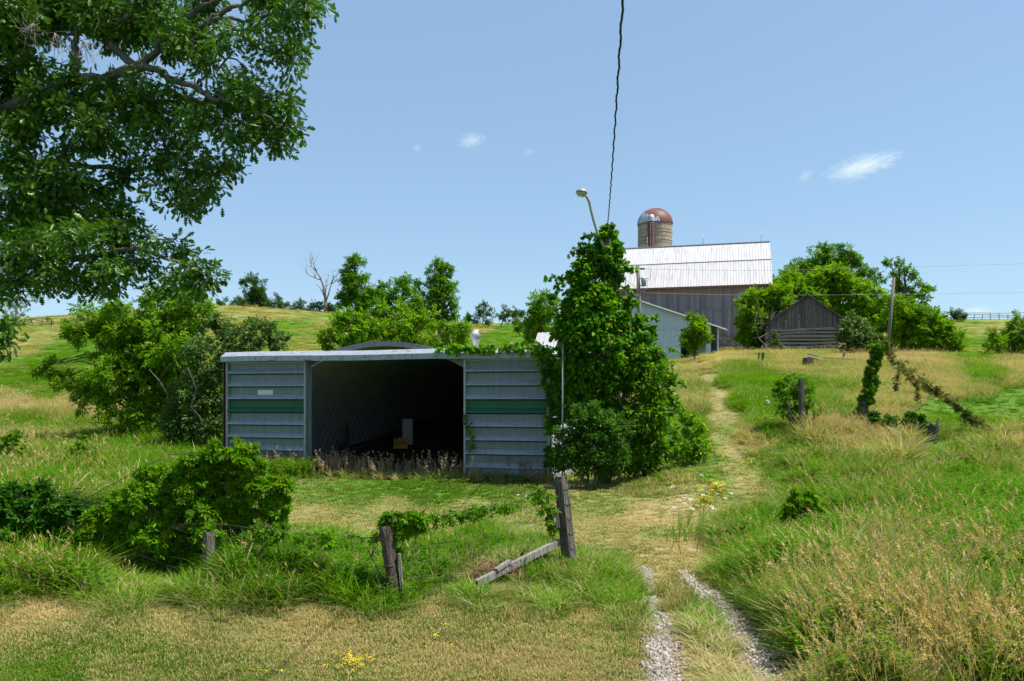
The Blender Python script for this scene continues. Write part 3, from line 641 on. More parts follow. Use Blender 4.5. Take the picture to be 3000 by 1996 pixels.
for sx in (-1, 1):
    a = (sx * (hw + .3), ez - .1 - .1); v = []
    P = [(0, rz), (sx * (hw + .35), ez - .12)]
    n = Vector((0, 0, .05))
    m.add([(0, -.35, rz + .04), (0, dep, rz + .04), (P[1][0], dep, P[1][1] + .04), (P[1][0], -.35, P[1][1] + .04), (0, -.35, rz - .02), (0, dep, rz - .02), (P[1][0], dep, P[1][1] - .02), (P[1][0], -.35, P[1][1] - .02)],
          np.array([[0,1,2,3],[4,7,6,5],[0,3,7,4],[1,5,6,2],[2,6,7,3]]))
m.build("roof", BROOF, ms)
m = MB()
for sx in (-1, 1): m.bar((sx * .02, -.38, rz - .06), (sx * (hw + .4), -.38, ez - .2), .05, .2, up=(0, 1, 0))
m.build("barge_board", WHITE, ms)
m = MB(); m.box((5.9, -.06, 1.5), (6.6, -.035, 2.9)); m.build("window", flat_mat("dusty_glass", (.12, .13, .14), .2, 0, .1), ms)
# low shed with white roof glimpsed behind the vine
lo = W(1600, 1169, 44); lo.z = 1.8
ls = thing("low_shed", "low outbuilding with pitched white metal roof peeking out by the vine", "shed", lo, math.radians(-12))
m = MB(); m.box((-1.1, 0, -.6), (2.4, 3.0, 3.0)); m.build("wall", SID, ls)
m = MB(); ribbed_slope(m, -.75, 2.6, (-.5, 3.1), (1.6, 4.45), .3, .03, 2); ribbed_slope(m, -.75, 2.6, (3.6, 3.1), (1.6, 4.45), .3, .03, 2); m.build("roof", flat_mat("grey_roof_sheet", (.38, .37, .38), .5, .1, .1), ls)

# ---------------------------------------------------------------- log shed
LOGW = wood_mat("silvered_log_wood", (.31, .265, .225), (.52, .465, .415), (.08, .06, .05), axis=0)
GABW = wood_mat("silvered_gable_boards", (.17, .15, .145), (.34, .31, .30), (.05, .04, .04))
lg = W(2352, 1169, 66); lg.z = 6.4
lsd = thing("log_shed", "small log shed with a grey boarded gable and sagging roof edge", "shed", lg, math.radians(-18))
apx, apz, exl, ezl, exr, ezr = .36, 11.05 - 6.4, -3.15, 8.6 - 6.4, 3.15, 9.0 - 6.4
def gz_(x): return apz + (ezl - apz) * (x - apx) / (exl - apx) if x < apx else apz + (ezr - apz) * (x - apx) / (exr - apx)
m = MB(); boards(m, -2.85, 2.95, 1.95, 9, 0, .24, lambda x: gz_(x) - .06, .02, .12); m.build("gable_boards", GABW, lsd)
for k in range(9):
    z = 1.80 - k * .285; m = MB(); rr = .125 + random.uniform(-.02, .02)
    xs = np.linspace(-2.95 + random.uniform(-.2, .05), 2.95 + random.uniform(-.05, .2), 14)
    m.tube([(x, .02 + .02 * math.sin(x * 2 + k), z + .03 * math.sin(x * 1.1 + k)) for x in xs], rr, 9, jit=.05, rough=1 + .08 * RNG.standard_normal(9)); m.build("log", LOGW, lsd)
    for sx in (-2.8, 2.8):
        m = MB(); m.tube([(sx, y, z + .17) for y in np.linspace(-.25, 6.2, 8)], rr * .95, 8, jit=.05); m.build("log", LOGW, lsd)
m = MB(); m.box((-2.75, .1, -.8), (2.75, .16, 1.9)); m.build("chinking", flat_mat("dark_gap", (.03, .027, .025), .95), lsd)
m = MB(); boards(m, -2.85, 2.9, -.8, 9, 6.0, .3, lambda x: gz_(x) - .1); m.build("rear_wall", GABW, lsd)
m = MB()
for (ex, ez_) in ((exl, ezl), (exr, ezr)):
    for k in range(12):
        y0 = -.45 + k * .57; t0, t1 = Vector((apx, 0, apz)), Vector((ex, 0, ez_)); d = random.uniform(-.03, .03)
        t1 = t0 + (t1 - t0) * random.uniform(1.0, 1.05)
        m.add([(t0.x, y0, t0.z + .03), (t0.x, y0 + .55, t0.z + .03), (t1.x, y0 + .55, t1.z + d), (t1.x, y0, t1.z + d), (t0.x, y0, t0.z - .04), (t0.x, y0 + .55, t0.z - .04), (t1.x, y0 + .55, t1.z - .06 + d), (t1.x, y0, t1.z - .06 + d)],
              np.array([[0,1,2,3],[4,7,6,5],[0,3,7,4],[1,5,6,2],[2,6,7,3]]), 0, random.random() * .5)
m.build("roof", GABW, lsd)
SILV = wood_mat("bleached_fence_wood", (.22, .20, .175), (.42, .395, .36), (.05, .042, .035))
a = W(2246, 990, 65); b2 = W(2294, 957, 64.6); m = MB(); m.bar(a, b2, .16, .06); solo(m, "loose_plank", SILV, "pale plank propped slanting against the log shed's corner", "plank")
a = W(2462, 1000, 65); b2 = W(2443, 929, 65); m = MB(); m.bar(a, b2, .2, .06); solo(m, "loose_plank", GABW, "grey plank leaning steeply beneath the log shed's eave", "plank")
# ---------------------------------------------------------------- poles, lamp, wires
POLEW = wood_mat("utility_pole_wood", (.17, .15, .13), (.27, .24, .21), (.07, .06, .05))
POSTW = wood_mat("old_fence_post_wood", (.09, .078, .066), (.235, .21, .18), (.016, .012, .01), across=22)
POSTB = wood_mat("dark_fence_post_wood", (.065, .052, .042), (.16, .13, .105), (.014, .01, .008), across=22)
WIREM = flat_mat("rusty_wire", (.10, .075, .06), .7, .3); BLKC = flat_mat("black_cable_sheath", (.012, .013, .015), .6)
GREYM = flat_mat("grey_lamp_paint", (.30, .29, .28), .45, .2, .15)
pb = ground(2.62, 22.7)
yp = thing("lamp_pole", "vine smothered utility pole with a yard lamp on a bent arm", "lamp post", pb)
m = MB(); top = W(1779, 668, 22.6); m.tube([pb + Vector((0, 0, -.3)), pb + Vector((.03, 0, 3)), top], [.15, .13, .1], 12); world_part(m, "pole", POLEW, yp)
arm = [(1775,735),(1754,694),(1742,655),(1732,617),(1727,592),(1719,576),(1711,571)]
m = MB(); m.tube([W(x, y, 22.45 - .02 * i) for i, (x, y) in enumerate(arm)], .042, 10); world_part(m, "lamp_arm", GREYM, yp)
hd = W(1703.5, 563.5, 22.25); tilt = Matrix.Rotation(.05, 4, 'Y') @ Matrix.Rotation(-.12, 4, 'X')
m = MB(); M_ = Matrix.Translation(hd) @ tilt
m.lathe([(0, .095), (.06, .09), (.11, .07), (.145, .035), (.16, .0), (.163, -.025), (.15, -.03), (.12, -.02), (0, -.02)], 28, M_); hp = world_part(m, "lamp_head", GREYM, yp)
m = MB(); m.lathe([(.138, -.03), (.13, -.07), (.10, -.115), (.06, -.125), (0, -.128)], 24, M_); lens = world_part(m, "lens", flat_mat("cloudy_lamp_lens", (.36, .36, .24), .2, 0, .25, 8), yp)
m = MB(); m.box((.1, -.03, -.12), (.15, .03, .0), 0, M_); world_part(m, "lamp_bracket", GREYM, yp)
# overhead twisted cable from the pole to somewhere behind the camera
a = W(1779, 668, 22.6); pts = []
for t in np.linspace(0, 1, 520):
    X = a.x + (.62 - a.x) * t; Y = a.y + (3.6 - a.y) * t; Z = a.z + (6.3 - a.z) * t - 4 * .34 * t * (1 - t)
    pts.append((X, Y, Z))
pts = np.array(pts); L = np.concatenate([[0], np.cumsum(np.linalg.norm(np.diff(pts, axis=0), axis=1))])
m = MB()
for k in range(3):
    q = L * 2 * math.pi / .62 + k * 2.094; wob = .006 * np.sin(L * 9)
    m.tube(np.column_stack([pts[:, 0] + .0075 * np.cos(q) + wob, pts[:, 1], pts[:, 2] + .0075 * np.sin(q)]), .0065, 6)
solo(m, "service_cable", BLKC, "black twisted cable rising overhead from the vine covered pole", "cable", at=tuple(a))
# transformer pole in front of the barn
tb = W(1880, 1169, 61); tb.z = H(tb.x, 61) - .2; tt = W(1868.5, 779, 61)
tp = thing("transformer_pole", "wooden power pole carrying a grey transformer before the barn roof", "utility pole", tb)
m = MB(); m.tube([tb, tb + (tt - tb) * .5, tt], [.19, .16, .13], 10); world_part(m, "pole", POLEW, tp)
def cyl(m, c, r, h, n=18, taper=1.): m.lathe([(0, 0), (r * taper, 0), (r, h * .9), (r * .95, h * .93), (r * .95, h), (0, h)], n, Matrix.Translation(c))
m = MB(); c = W(1886, 839, 60.7); cyl(m, c, .22, .62, taper=.8); tr = world_part(m, "transformer", flat_mat("transformer_grey_green", (.26, .34, .32), .5, 0, .1), tp)
for q0, q1 in ((W(1872, 815, 60.9), W(1897, 816, 60.7)), (W(1872, 838, 60.9), W(1880, 836, 60.9))):
    m = MB(); m.bar(q0, q1, .06); world_part(m, "bracket", DARKZ, tp)
m = MB(); m.tube([W(1874, 787, 61), W(1888, 788, 61)], [.05, .05], 8); [m.lathe([(0, -.09), (.09, -.05), (.09, .05), (0, .09)], 10, Matrix.Translation(W(x, 788, 61))) for x in (1879, 1886)]; world_part(m, "insulator", DARKZ, tp)
m = MB(); m.box((-.1, -.1, -.16), (.1, .1, .16), 0, Matrix.Translation(W(1865, 793, 60.9))); world_part(m, "fuse_cutout", DARKZ, tp)
m = MB()
for q in ([(1905,788),(1907,800),(1904,816),(1897,824)], [(1896,822),(1898,835),(1894,848),(1880,857),(1873,848)], [(1873,848),(1858,838),(1843,828),(1832,818)], [(1884,840),(1880,856),(1865,866),(1856,867)], [(1868,858),(1862,880),(1858,889)]):
    m.tube([W(x, y, 60.6) for x, y in q], .018, 4)
world_part(m, "jumper_wire", flat_mat("old_wire", (.22, .21, .2), .6), tp)
m = MB(); a = W(1833, 868, 62); b2 = W(1832, 809, 62); m.tube([a + Vector((0, 0, -4)), a, b2], [.05, .05, .035], 6); solo(m, "service_mast", POLEW, "thin mast by the vine edge in front of the barn roof", "pole", at=tuple(a + Vector((0, 0, -4))))
# tall leaning pole at the other side and the two wires
rb = W(2597, 1010, 54); rb.z = H(rb.x, 54) - .3; rt = W(2619, 814, 54)
m = MB(); m.tube([rb, rb + (rt - rb) * .5, rt], [.12, .11, .09], 10); solo(m, "leaning_pole", POLEW, "bare leaning wooden pole among the trees beside the log shed", "utility pole", at=tuple(rb))
for nm, q, lb in (("power_line", [(1888,788,61),(2100,793,66),(2300,792,72),(2660,783,80),(3000,773,88),(3400,758,98)], "upper thin wire crossing the sky above the trees beyond the log shed"),
                  ("neutral_line", [(1880,858,61),(2100,864,66),(2300,866,72),(2724,861,80),(3000,857,88),(3400,846,98)], "lower thin wire crossing the sky just above the distant field")):
    P = np.array([W(*p) for p in q]); t = np.linspace(0, 5, 60); P = np.column_stack([np.interp(t, range(6), P[:, k]) for k in range(3)])
    m = MB(); m.tube(P, .011, 4); solo(m, nm, flat_mat(nm + "_metal", (.2, .2, .21), .6), lb, "wire", at=tuple(P[0]))

# ---------------------------------------------------------------- fence posts, rails, planks
def post(base, top, r, label, mat=None, name="fence_post", n=14, wraps=0, group="old wooden fence posts", r1=None, mouldy=0):
    base = Vector(base); top = Vector(top); r1 = r1 or r * .88
    o = thing(name, label, "fence post", base, 0, group)
    k = 14; t = np.linspace(0, 1, k); P = np.array([tuple(base + (top - base) * q) for q in t]); P[0] -= np.array((top - base).normalized()) * .2
    rg = 1 + .13 * RNG.standard_normal(n); rg = (rg + np.roll(rg, 1) * .4) / 1.4
    m = MB(); m.tube(P, np.linspace(r, r1, k), n, jit=.015, rough=rg, smooth=False)
    v = m.v[0]; tipz = v[-n:]; tipz[:, 2] += RNG.uniform(-.7, .5, n) * r1
    m.tube([P[-1] - (P[-1] - P[-2]) * .2, P[-1] + (P[-1] - P[-2]) * .02], r1 * .8, n, smooth=False, rough=rg)
    world_part(m, "post", mat or POSTW, o)
    if wraps:
        a = np.linspace(0, 2 * math.pi, 20)
        ax = (top - base).normalized()
        for q in wraps:
            c = base + (top - base) * q; rr = (r + (r1 - r) * q) * 1.1; s = random.uniform(-.15, .15)
            m = MB(); m.tube([(c.x + rr * math.cos(x), c.y + rr * math.sin(x), c.z + .03 * math.sin(x + s)) for x in a], .004, 4)
            world_part(m, "wire_wrap", WIREM, o)
    return o
g1 = G(1674, 1684); t1 = W(1643, 1396, g1.y)
p1 = post(g1, t1, .112, "thick cracked corner post wrapped in wire, with a slanting brace", wraps=[.12, .3, .45, .6, .75, .9], n=18)
m = MB(); a = W(1630, 1492, g1.y - .1); b2 = W(1636, 1545, g1.y - .1); m.bar(a, b2, .075, .05); world_part(m, "block", SILV, p1)
ba = W(1639, 1588, g1.y - .02); bb = G(1395, 1738) + Vector((0, .0, .12))
m = MB(); m.bar(ba, bb, .07, .085); m.bar(ba + (bb - ba) * .62 + Vector((0, -.02, .08)), ba + (bb - ba) * .78 + Vector((0, -.02, .05)), .07, .04); solo(m, "brace_timber", SILV, "bleached squared timber bracing the thick corner post down into grass", "timber")
g2 = G(1160, 1772); t2 = W(1126, 1548, g2.y); 
post(g2, t2, .066, "half hidden brown post wearing a cap of creeper", POSTB, wraps=[.4, .55])
a = g2 + Vector((.085, .0, -.05)); b2 = W(1170, 1622, g2.y); m = MB(); m.bar(a, b2, .055, .03); solo(m, "stake", SILV, "thin grey stake tied against the creeper capped post", "stake")
g3 = G(612, 1718); t3 = W(613, 1560, g3.y); post(g3, t3, .082, "grey post coming out under the big mound of creeper", POSTW)
gq = GV(1845, 995); yy = gq.y - 1.2; gq = ground((2348 - CX) / FPX * yy, yy); post(gq, W(2348, 1113, gq.y), .10, "upright weathered post standing in the dark leaved shrub", POSTW)
gq = GV(2143, 1022); ps = post(gq, W(2734, 1247, gq.y), .19, "squat thick stump of a post with a spike behind it", POSTB, r1=.17)
m = MB(); a = gq + Vector((.16, .2, 0)); m.bar(a, W(2750, 1226, gq.y + .2), .07, .04); world_part(m, "spike", SILV, ps)
gq = GV(1985, 1003); post(gq, W(2555, 1240, gq.y), .09, "short dark leaning stub next to the vine wrapped snag", POSTB)
gs = GV(1978, 990); snag = post(gs, W(2528, 1175, gs.y), .21, "broken grey trunk leaning inside a coat of vine", POSTW, name="snag", r1=.16)
a = W(2528, 1180, gs.y + .12); m = MB(); m.tube([a + Vector((-.1, 0, -.5)), a, W(2570, 1060, gs.y + .15), W(2588, 976, gs.y + .1)], [.07, .07, .06, .03], 7); world_part(m, "upper_stem", POSTW, snag)
gq = GV(2056, 1108); m = MB(); m.bar(gq, W(2616, 1385, gq.y), .05, .03); solo(m, "metal_stake", BLACK, "short black metal stake among tan seed heads", "stake")
gq = GV(270, 1102); m = MB(); m.bar(gq + Vector((.04, 0, 0)), W(341, 1362, gq.y), .06, .05); m.box((-.02, -.02, 0), (.02, .02, .1), 0, Matrix.Translation(W(341, 1362, gq.y))); solo(m, "steel_stake", RUST, "rust red steel stake in the weeds near the creeper mound", "stake")
for (x0, y0, x1, y1, w, lb) in ((1752,838,1757,812,.13,"dark post leaning by the track near the log shed"), (1744,838,1747,812,.07,"thin post leaning beside the dark track post"), (1938,836,1943,812,.1,"dark post tilting out of dry grass below the log shed"), (2035,830,2056,804,.1,"pale post tilting from dry grass below the bare pole"), (2132,842,2129,826,.1,"small dark stub in dry grass beyond the trailing vine")):
    gq = GV(x0, y0); b2 = V(x1, y1, gq.y); m = MB(); m.bar(gq - Vector((0, 0, .3)), b2, w); solo(m, "tilting_post", SILV if "pale" in lb else POSTB, lb, "fence post", "posts on the dry rise")
for q, lb in (([(1859,832),(1905,842),(1960,846)], "upper fallen rail lying in dry grass before the log shed"), ([(1859,840),(1890,847),(1925,850)], "lower fallen rail lying in dry grass before the log shed"), ([(1895,842),(1990,848),(2070,856)], "long thin rail lying far along the dry grass rise")):
    P = [GV(a, b) for a, b in q]; yy = P[0].y; P = [V(a, b, yy + .3 * i) + Vector((0, 0, .5)) for i, (a, b) in enumerate(q)]
    m = MB(); m.tube(P, .06 if "thin" not in lb else .035, 6, jit=.06); solo(m, "fallen_rail", SILV, lb, "fence rail", "fallen fence rails", at=tuple(P[0]))
gq = GV(1860, 845); m = MB(); m.box((-.2, -.2, -.3), (.25, .25, .55), 0, Matrix.Translation(gq) @ Matrix.Rotation(.3, 4, 'Z')); solo(m, "crib_block", POSTB, "dark wooden block at the end of the fallen rails", "timber")
# page wire strung between the posts
def page_wire(A0, A1, B0, B1, nh, nv, label, sag=.03):
    m = MB()
    for k in range(nh):
        q = k / (nh - 1); a = Vector(A0).lerp(Vector(A1), q); b_ = Vector(B0).lerp(Vector(B1), q); n = 24
        m.tube([a.lerp(b_, t) + Vector((0, 0, -sag * 4 * t * (1 - t) + .008 * math.sin(t * 23 + k))) for t in np.linspace(0, 1, n)], .0028, 4)
    for k in range(1, nv):
        t = k / nv + random.uniform(-.01, .01); a = Vector(A0).lerp(Vector(B0), t); b_ = Vector(A1).lerp(Vector(B1), t); dz = Vector((0, 0, -sag * 4 * t * (1 - t)))
        m.tube([a + dz, a.lerp(b_, .5) + dz + Vector((.02, 0, 0)), b_ + dz], .002, 4)
    return solo(m, "wire_fence", WIREM, label, "wire fence", "page wire fence panels", at=tuple(A0))
gg3 = Vector(g3)
page_wire(g2 + Vector((0, .06, .12)), W(1130, 1570, g2.y + .06), g1 + Vector((-.05, .1, .12)), W(1640, 1460, g1.y + .1), 5, 14, "rusty page wire from the creeper capped post to the thick corner post", .06)
page_wire(gg3 + Vector((0, .08, .1)), gg3 + Vector((0, .08, .82)), g2 + Vector((-.05, .06, .1)), W(1128, 1575, g2.y + .06), 5, 16, "rusty page wire from the creeper mound to the creeper capped post", .05)
# far rail fences on the ridge
def rail_fence(q, Y, label, posts=5):
    m = MB(); P = [GV(a, b) for a, b in q]
    for z in (.45, .85, 1.25):
        m.tube([p + Vector((0, 0, z + random.uniform(-.12, .12))) for p in P], .055, 5)
    o = thing("rail_fence", label, "rail fence", P[0], 0, "split rail fences on the ridge"); world_part(m, "rails", SILV, o)
    for t in np.linspace(0, len(P) - 1, posts):
        i = min(int(t), len(P) - 2); p = P[i].lerp(P[i + 1], t - i); m = MB(); m.bar(p - Vector((0, 0, .2)), p + Vector((random.uniform(-.2, .2), 0, random.uniform(.9, 1.3))), .09); world_part(m, "post", POSTB, o)
rail_fence([(2222,736),(2260,736),(2300,736),(2340,736),(2400,736)], 152, "rail fence on the skyline beyond the field and maples", 9)
rail_fence([(1050,735),(1090,733),(1140,733),(1190,734)], 148, "rail fence running through bushes behind the vent turbine", 9)
rail_fence([(55,748),(75,749),(95,751),(118,752)], 138, "broken rail fence on the hillside beneath the oak boughs", 4)
rail_fence([(600,708),(640,707),(680,708)], 152, "rail fence between ridge bushes near the dead tree", 6)

# ---------------------------------------------------------------- clouds
def cloud_mat(name, dens):
    t = NT(name); c = t.coord("Object", (1, 1, 1)); n = t.noise(t.coord("Object", (1.3, 1.3, 1.6)), 1.7, 9, .72, 1.6)
    L_ = t.n("ShaderNodeVectorMath", operation='LENGTH'); t.l(t.coord("Object"), L_.inputs[0])
    f = t.math('SUBTRACT', t.math('SUBTRACT', n, .30), t.math('MULTIPLY', L_.outputs["Value"], .26))
    d = t.math('MULTIPLY', t.math('MAXIMUM', f, 0.), dens)
    v = t.n("ShaderNodeVolumePrincipled"); v.inputs["Color"].default_value = (1, 1, 1, 1); v.inputs["Anisotropy"].default_value = .0; t.l(d, v.inputs["Density"])
    v.inputs["Emission Strength"].default_value = 0.0
    t.l(v.outputs[0], t.out.inputs["Volume"]); return t.mat
CLM = cloud_mat("thin_cloud_vapour", .055)
for vx, vy, sx, sz, rot, lb in ((1985,384,100,30,-.22,"largest bright wisp of cloud, high over the barn roof"), (1085,324,42,22,-.15,"small white cloud wisp over the bare ridge tree"), (1853,406,24,16,-.5,"tiny faint puff beside the largest cloud wisp"), (1217,350,18,12,.1,"tiny faint puff near the small white cloud"), (2248,716,46,14,0,"low rounded cloud resting above the far skyline fence"), (960,340,14,14,0,"faintest speck of vapour in the open sky")):
    Y = 2600.; c = V(vx, vy, Y); k = K / FPX * Y
    bm_ = MB(); a = np.linspace(-math.pi / 2, math.pi / 2, 9); bm_.lathe([(math.cos(q), math.sin(q)) for q in a], 16)
    o = bm_.build("cloud", CLM); o.location = c; o.scale = (sx * k, sx * k * .8, sz * k); o.rotation_euler = (0, rot, 0); tag(o, lb, "cloud", "small fair weather clouds")
# ---------------------------------------------------------------- foliage
def shp_fold(half, w=1., lift=.12):
    """a leaf folded on its midrib from a half outline [(along, across)]"""
    h = [(a, b * w, b * lift - .18 * a * a) for a, b in half]
    v = h + [(a, -b, c) for a, b, c in h[1:-1][::-1]]
    n = len(h); f1 = list(range(n)); f2 = [0] + [n - 1] + list(range(n, len(v)))
    return np.array(v), [np.array([f1]), np.array([f2])]
S_OAK = shp_fold([(0, 0), (.2, .05), (.3, .17), (.4, .06), (.5, .26), (.6, .09), (.72, .30), (.80, .12), (.93, .16), (1, 0)])
S_LEAF = shp_fold([(0, 0), (.35, .26), (.75, .2), (1, 0)])
S_SMALL = shp_fold([(0, 0), (.45, .3), (1, 0)])
S_VINE = shp_fold([(0, 0), (-.1, .2), (.12, .46), (.55, .4), (1.05, 0)])
def shp_palm(n, spread, l=.95, w=.17, back=0.):
    v = []; f = []
    for k in range(n):
        a = (k / (n - 1) * 2 - 1) * spread; ll = l * (1 - .3 * abs(k / (n - 1) * 2 - 1)); c, s = math.cos(a), math.sin(a); b = len(v)
        for p, q, z in ((0, 0, 0), (.55, w, .03), (1, 0, -.14), (.55, -w, .03)):
            v.append((p * ll * c - q * s, p * ll * s + q * c, z)); 
        f.append([b, b + 1, b + 2, b + 3])
    return np.array(v), [np.array(f)]
S_PALM = shp_palm(5, 1.75)
def shp_pinn(pairs=2, w=.13):
    v = []; f = []
    def lf(x, a, ll):
        c, s = math.cos(a), math.sin(a); b = len(v)
        for p, q, z in ((0, 0, 0), (.5, w, .02), (1, 0, -.12), (.5, -w, .02)): v.append((x + p * ll * c - q * s, p * ll * s + q * c, z - .2 * x))
        f.append([b, b + 1, b + 2, b + 3])
    for k in range(pairs):
        for sg in (-1, 1): lf(.2 + .3 * k, sg * 1.0, .45)
    lf(.2 + .3 * pairs - .2, 0, .55)
    return np.array(v), [np.array(f)]
S_PINN = shp_pinn()
def norm(a): return a / (np.linalg.norm(a, axis=-1, keepdims=True) + 1e-9)
def put_leaves(mb, P, T, N, S, shape, tint, mi=0):
    v, fs = shape; T = norm(T); B = norm(np.cross(N, T)); N = np.cross(T, B); n = len(P)
    X = P[:, None] + S[:, None, None] * (v[None, :, 0, None] * T[:, None] + v[None, :, 1, None] * B[:, None] + v[None, :, 2, None] * N[:, None])
    k = len(v); off = (np.arange(n) * k)[:, None, None]
    mb.add(X.reshape(-1, 3), [(f[None] + off).reshape(-1, f.shape[1]) for f in fs], mi, np.repeat(tint, k))
def cluster_leaves(C, R, dirs, per, size, rng, flat=.75, droop=.25, up=.6, csize=None):
    """leaves scattered round cluster centres C"""
    n = len(C); cnt = rng.poisson(per, n) if np.isscalar(per) else per; idx = np.repeat(np.arange(n), cnt); m_ = len(idx)
    d = norm(rng.standard_normal((m_, 3))); r = rng.random(m_) ** .55
    off = d * (R[idx] * r)[:, None]; off[:, 2] *= flat
    P = C[idx] + off
    T = norm(off * .8 / (R[idx][:, None] + 1e-6) + .55 * dirs[idx] + .55 * rng.standard_normal((m_, 3)) + np.array([0, 0, -droop]))
    N = norm(np.array([0, 0, up]) + .4 * d + .55 * rng.standard_normal((m_, 3)))
    ct = rng.random(n); tint = np.clip(.55 * ct[idx] + .45 * rng.random(m_), 0, 1)
    return P, T, N, size * rng.uniform(.5, 1.4, m_), tint
def branch_path(a, b, rng, n=6, bow=.15):
    a = np.array(a); b = np.array(b); t = np.linspace(0, 1, n)[:, None]; L = np.linalg.norm(b - a)
    P = a + (b - a) * t + np.array([0, 0, 1]) * (bow * L * np.sin(np.pi * t)); P[1:-1] += rng.standard_normal((n - 2, 3)) * L * .03
    return P
BARK = wood_mat("grey_brown_bark", (.07, .058, .046), (.15, .125, .10), (.045, .04, .035), across=9)
L_MAPLE = leaf_mat("bright_maple_leaf", (.045, .13, .002), (.21, .39, .005), yellow=(.28, .38, .01), trans=.5)
L_ASH = leaf_mat("mid_green_tree_leaf", (.028, .095, .003), (.15, .32, .007), .5)
L_DARK = leaf_mat("dark_tree_leaf", (.018, .07, .005), (.09, .21, .015), .46)
L_GREY = leaf_mat("grey_green_shrub_leaf", (.035, .085, .014), (.13, .22, .045), .32, .45)
L_OAK = leaf_mat("oak_leaf", (.016, .058, .004), (.10, .215, .014), .34, .36, spec=.5)
L_VINE = leaf_mat("grape_vine_leaf", (.018, .09, .002), (.14, .35, .005), .5, yellow=(.25, .25, .04))
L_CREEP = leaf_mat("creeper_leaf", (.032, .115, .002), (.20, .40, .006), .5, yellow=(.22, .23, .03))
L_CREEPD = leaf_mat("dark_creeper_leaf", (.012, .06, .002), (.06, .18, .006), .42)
L_AUT = leaf_mat("bronzed_creeper_leaf", (.05, .085, .015), (.17, .19, .03), .4, yellow=(.33, .10, .03))
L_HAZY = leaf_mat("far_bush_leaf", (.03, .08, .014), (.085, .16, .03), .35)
SEED = [100]; LAIK = 2.3
def plant(name, label, cat, base, lobes, Y, mat, shape=S_PINN, size=.3, lai=3.2, cl=.30, per=16, group=None, trunk=.16, depth=1.0, jy=.35, hollow=.45, droop=.3, flat=.75, stems=1, up=.6, limb=True, pname=None, fill=1., bark=None, gap=-.6):
    """tree or shrub whose crown fills lobes (photo x, photo y, radius) standing round depth Y"""
    SEED[0] += 1; rng = np.random.default_rng(SEED[0])
    base = Vector(base); o = thing(name, label, cat, base, 0, group)
    k = K / FPX; C = []; R = []; D = []; br = []
    for l in lobes:
        vx, vy, rv = l[:3]; dy = l[3] if len(l) > 3 else rng.uniform(-1, 1) * jy * rv * k * Y
        c = np.array(V(vx, vy, Y + dy)); r = rv * k * (Y + dy)
        la = size * size * .33; n = max(4, int(LAIK * lai * math.pi * r * r / la / per))
        d = norm(rng.standard_normal((n, 3))); q = (hollow + (1 - hollow) * rng.random(n) ** .7) * np.where(rng.random(n) < .16, rng.uniform(1.05, 1.38, n), 1)
        p = c + d * (r * q * (1 - cl * .55))[:, None] * np.array([1, depth, 1])
        w_ = 5.2 / r; ph = rng.uniform(0, 6, 3); gn = np.sin(p[:, 0] * w_ + ph[0] + 1.2 * np.sin(p[:, 2] * w_ * .7)) + np.sin(p[:, 1] * w_ * .9 + ph[1]) * .6 + np.sin(p[:, 2] * w_ * 1.1 + ph[2] + np.sin(p[:, 0] * w_ * .6)); kp = gn > gap
        if kp.sum() > 2: p = p[kp]; d = d[kp]; n = len(p)
        gz2 = Hn(p[:, 0], p[:, 1]) + .04; p[:, 2] = np.maximum(p[:, 2], gz2)
        C.append(p); R.append(np.full(n, r * cl) * rng.uniform(.65, 1.35, n)); D.append(d); br.append((c, r, p))
    C = np.concatenate(C); R = np.concatenate(R); D = np.concatenate(D)
    P, T, N, S, tn = cluster_leaves(C, R, D, per * fill, size, rng, flat, droop, up)
    keep = P[:, 2] > Hn(P[:, 0], P[:, 1]) - .02
    m = MB(); put_leaves(m, P[keep], T[keep], N[keep], S[keep], shape, tn[keep])
    tree = cat in ("tree",)
    world_part(m, pname or ("crown" if tree else "foliage"), mat, o)
    m = MB(); top = C[:, 2].max(); bz_ = np.array(base)
    if limb:
        hubs = []
        for s in range(stems):
            cx = C.mean(0) + (rng.standard_normal(3) * np.array([.3, .3, .1]) * (C.max(0) - C.min(0)) if stems > 1 else 0)
            hub = bz_ + (np.array([cx[0], cx[1], bz_[2] + .62 * (top - bz_[2])]) - bz_)
            st = bz_ + rng.standard_normal(3) * np.array([.25, .25, 0]) * (stems > 1) * trunk * 4
            st[2] = bz_[2] - .2
            pt = branch_path(st, hub, rng, 7, 0); m.tube(pt, np.linspace(trunk, trunk * .35, 7), 8, jit=.05); hubs.append(pt)
        for c, r, p in br:
            pt = hubs[rng.integers(len(hubs))]; j = rng.integers(2, 6); b0 = branch_path(pt[j], c, rng, 6, .08); m.tube(b0, np.linspace(trunk * .45, trunk * .14, 6), 6)
            for e in p[rng.permutation(len(p))[:max(4, min(14, len(p) // 3))]]:
                m.tube(branch_path(b0[rng.integers(2, 6)], e, rng, 4, .05), np.linspace(trunk * .16, trunk * .05, 4), 4)
        world_part(m, "trunk" if tree else "stem", bark or BARK, o)
    return o
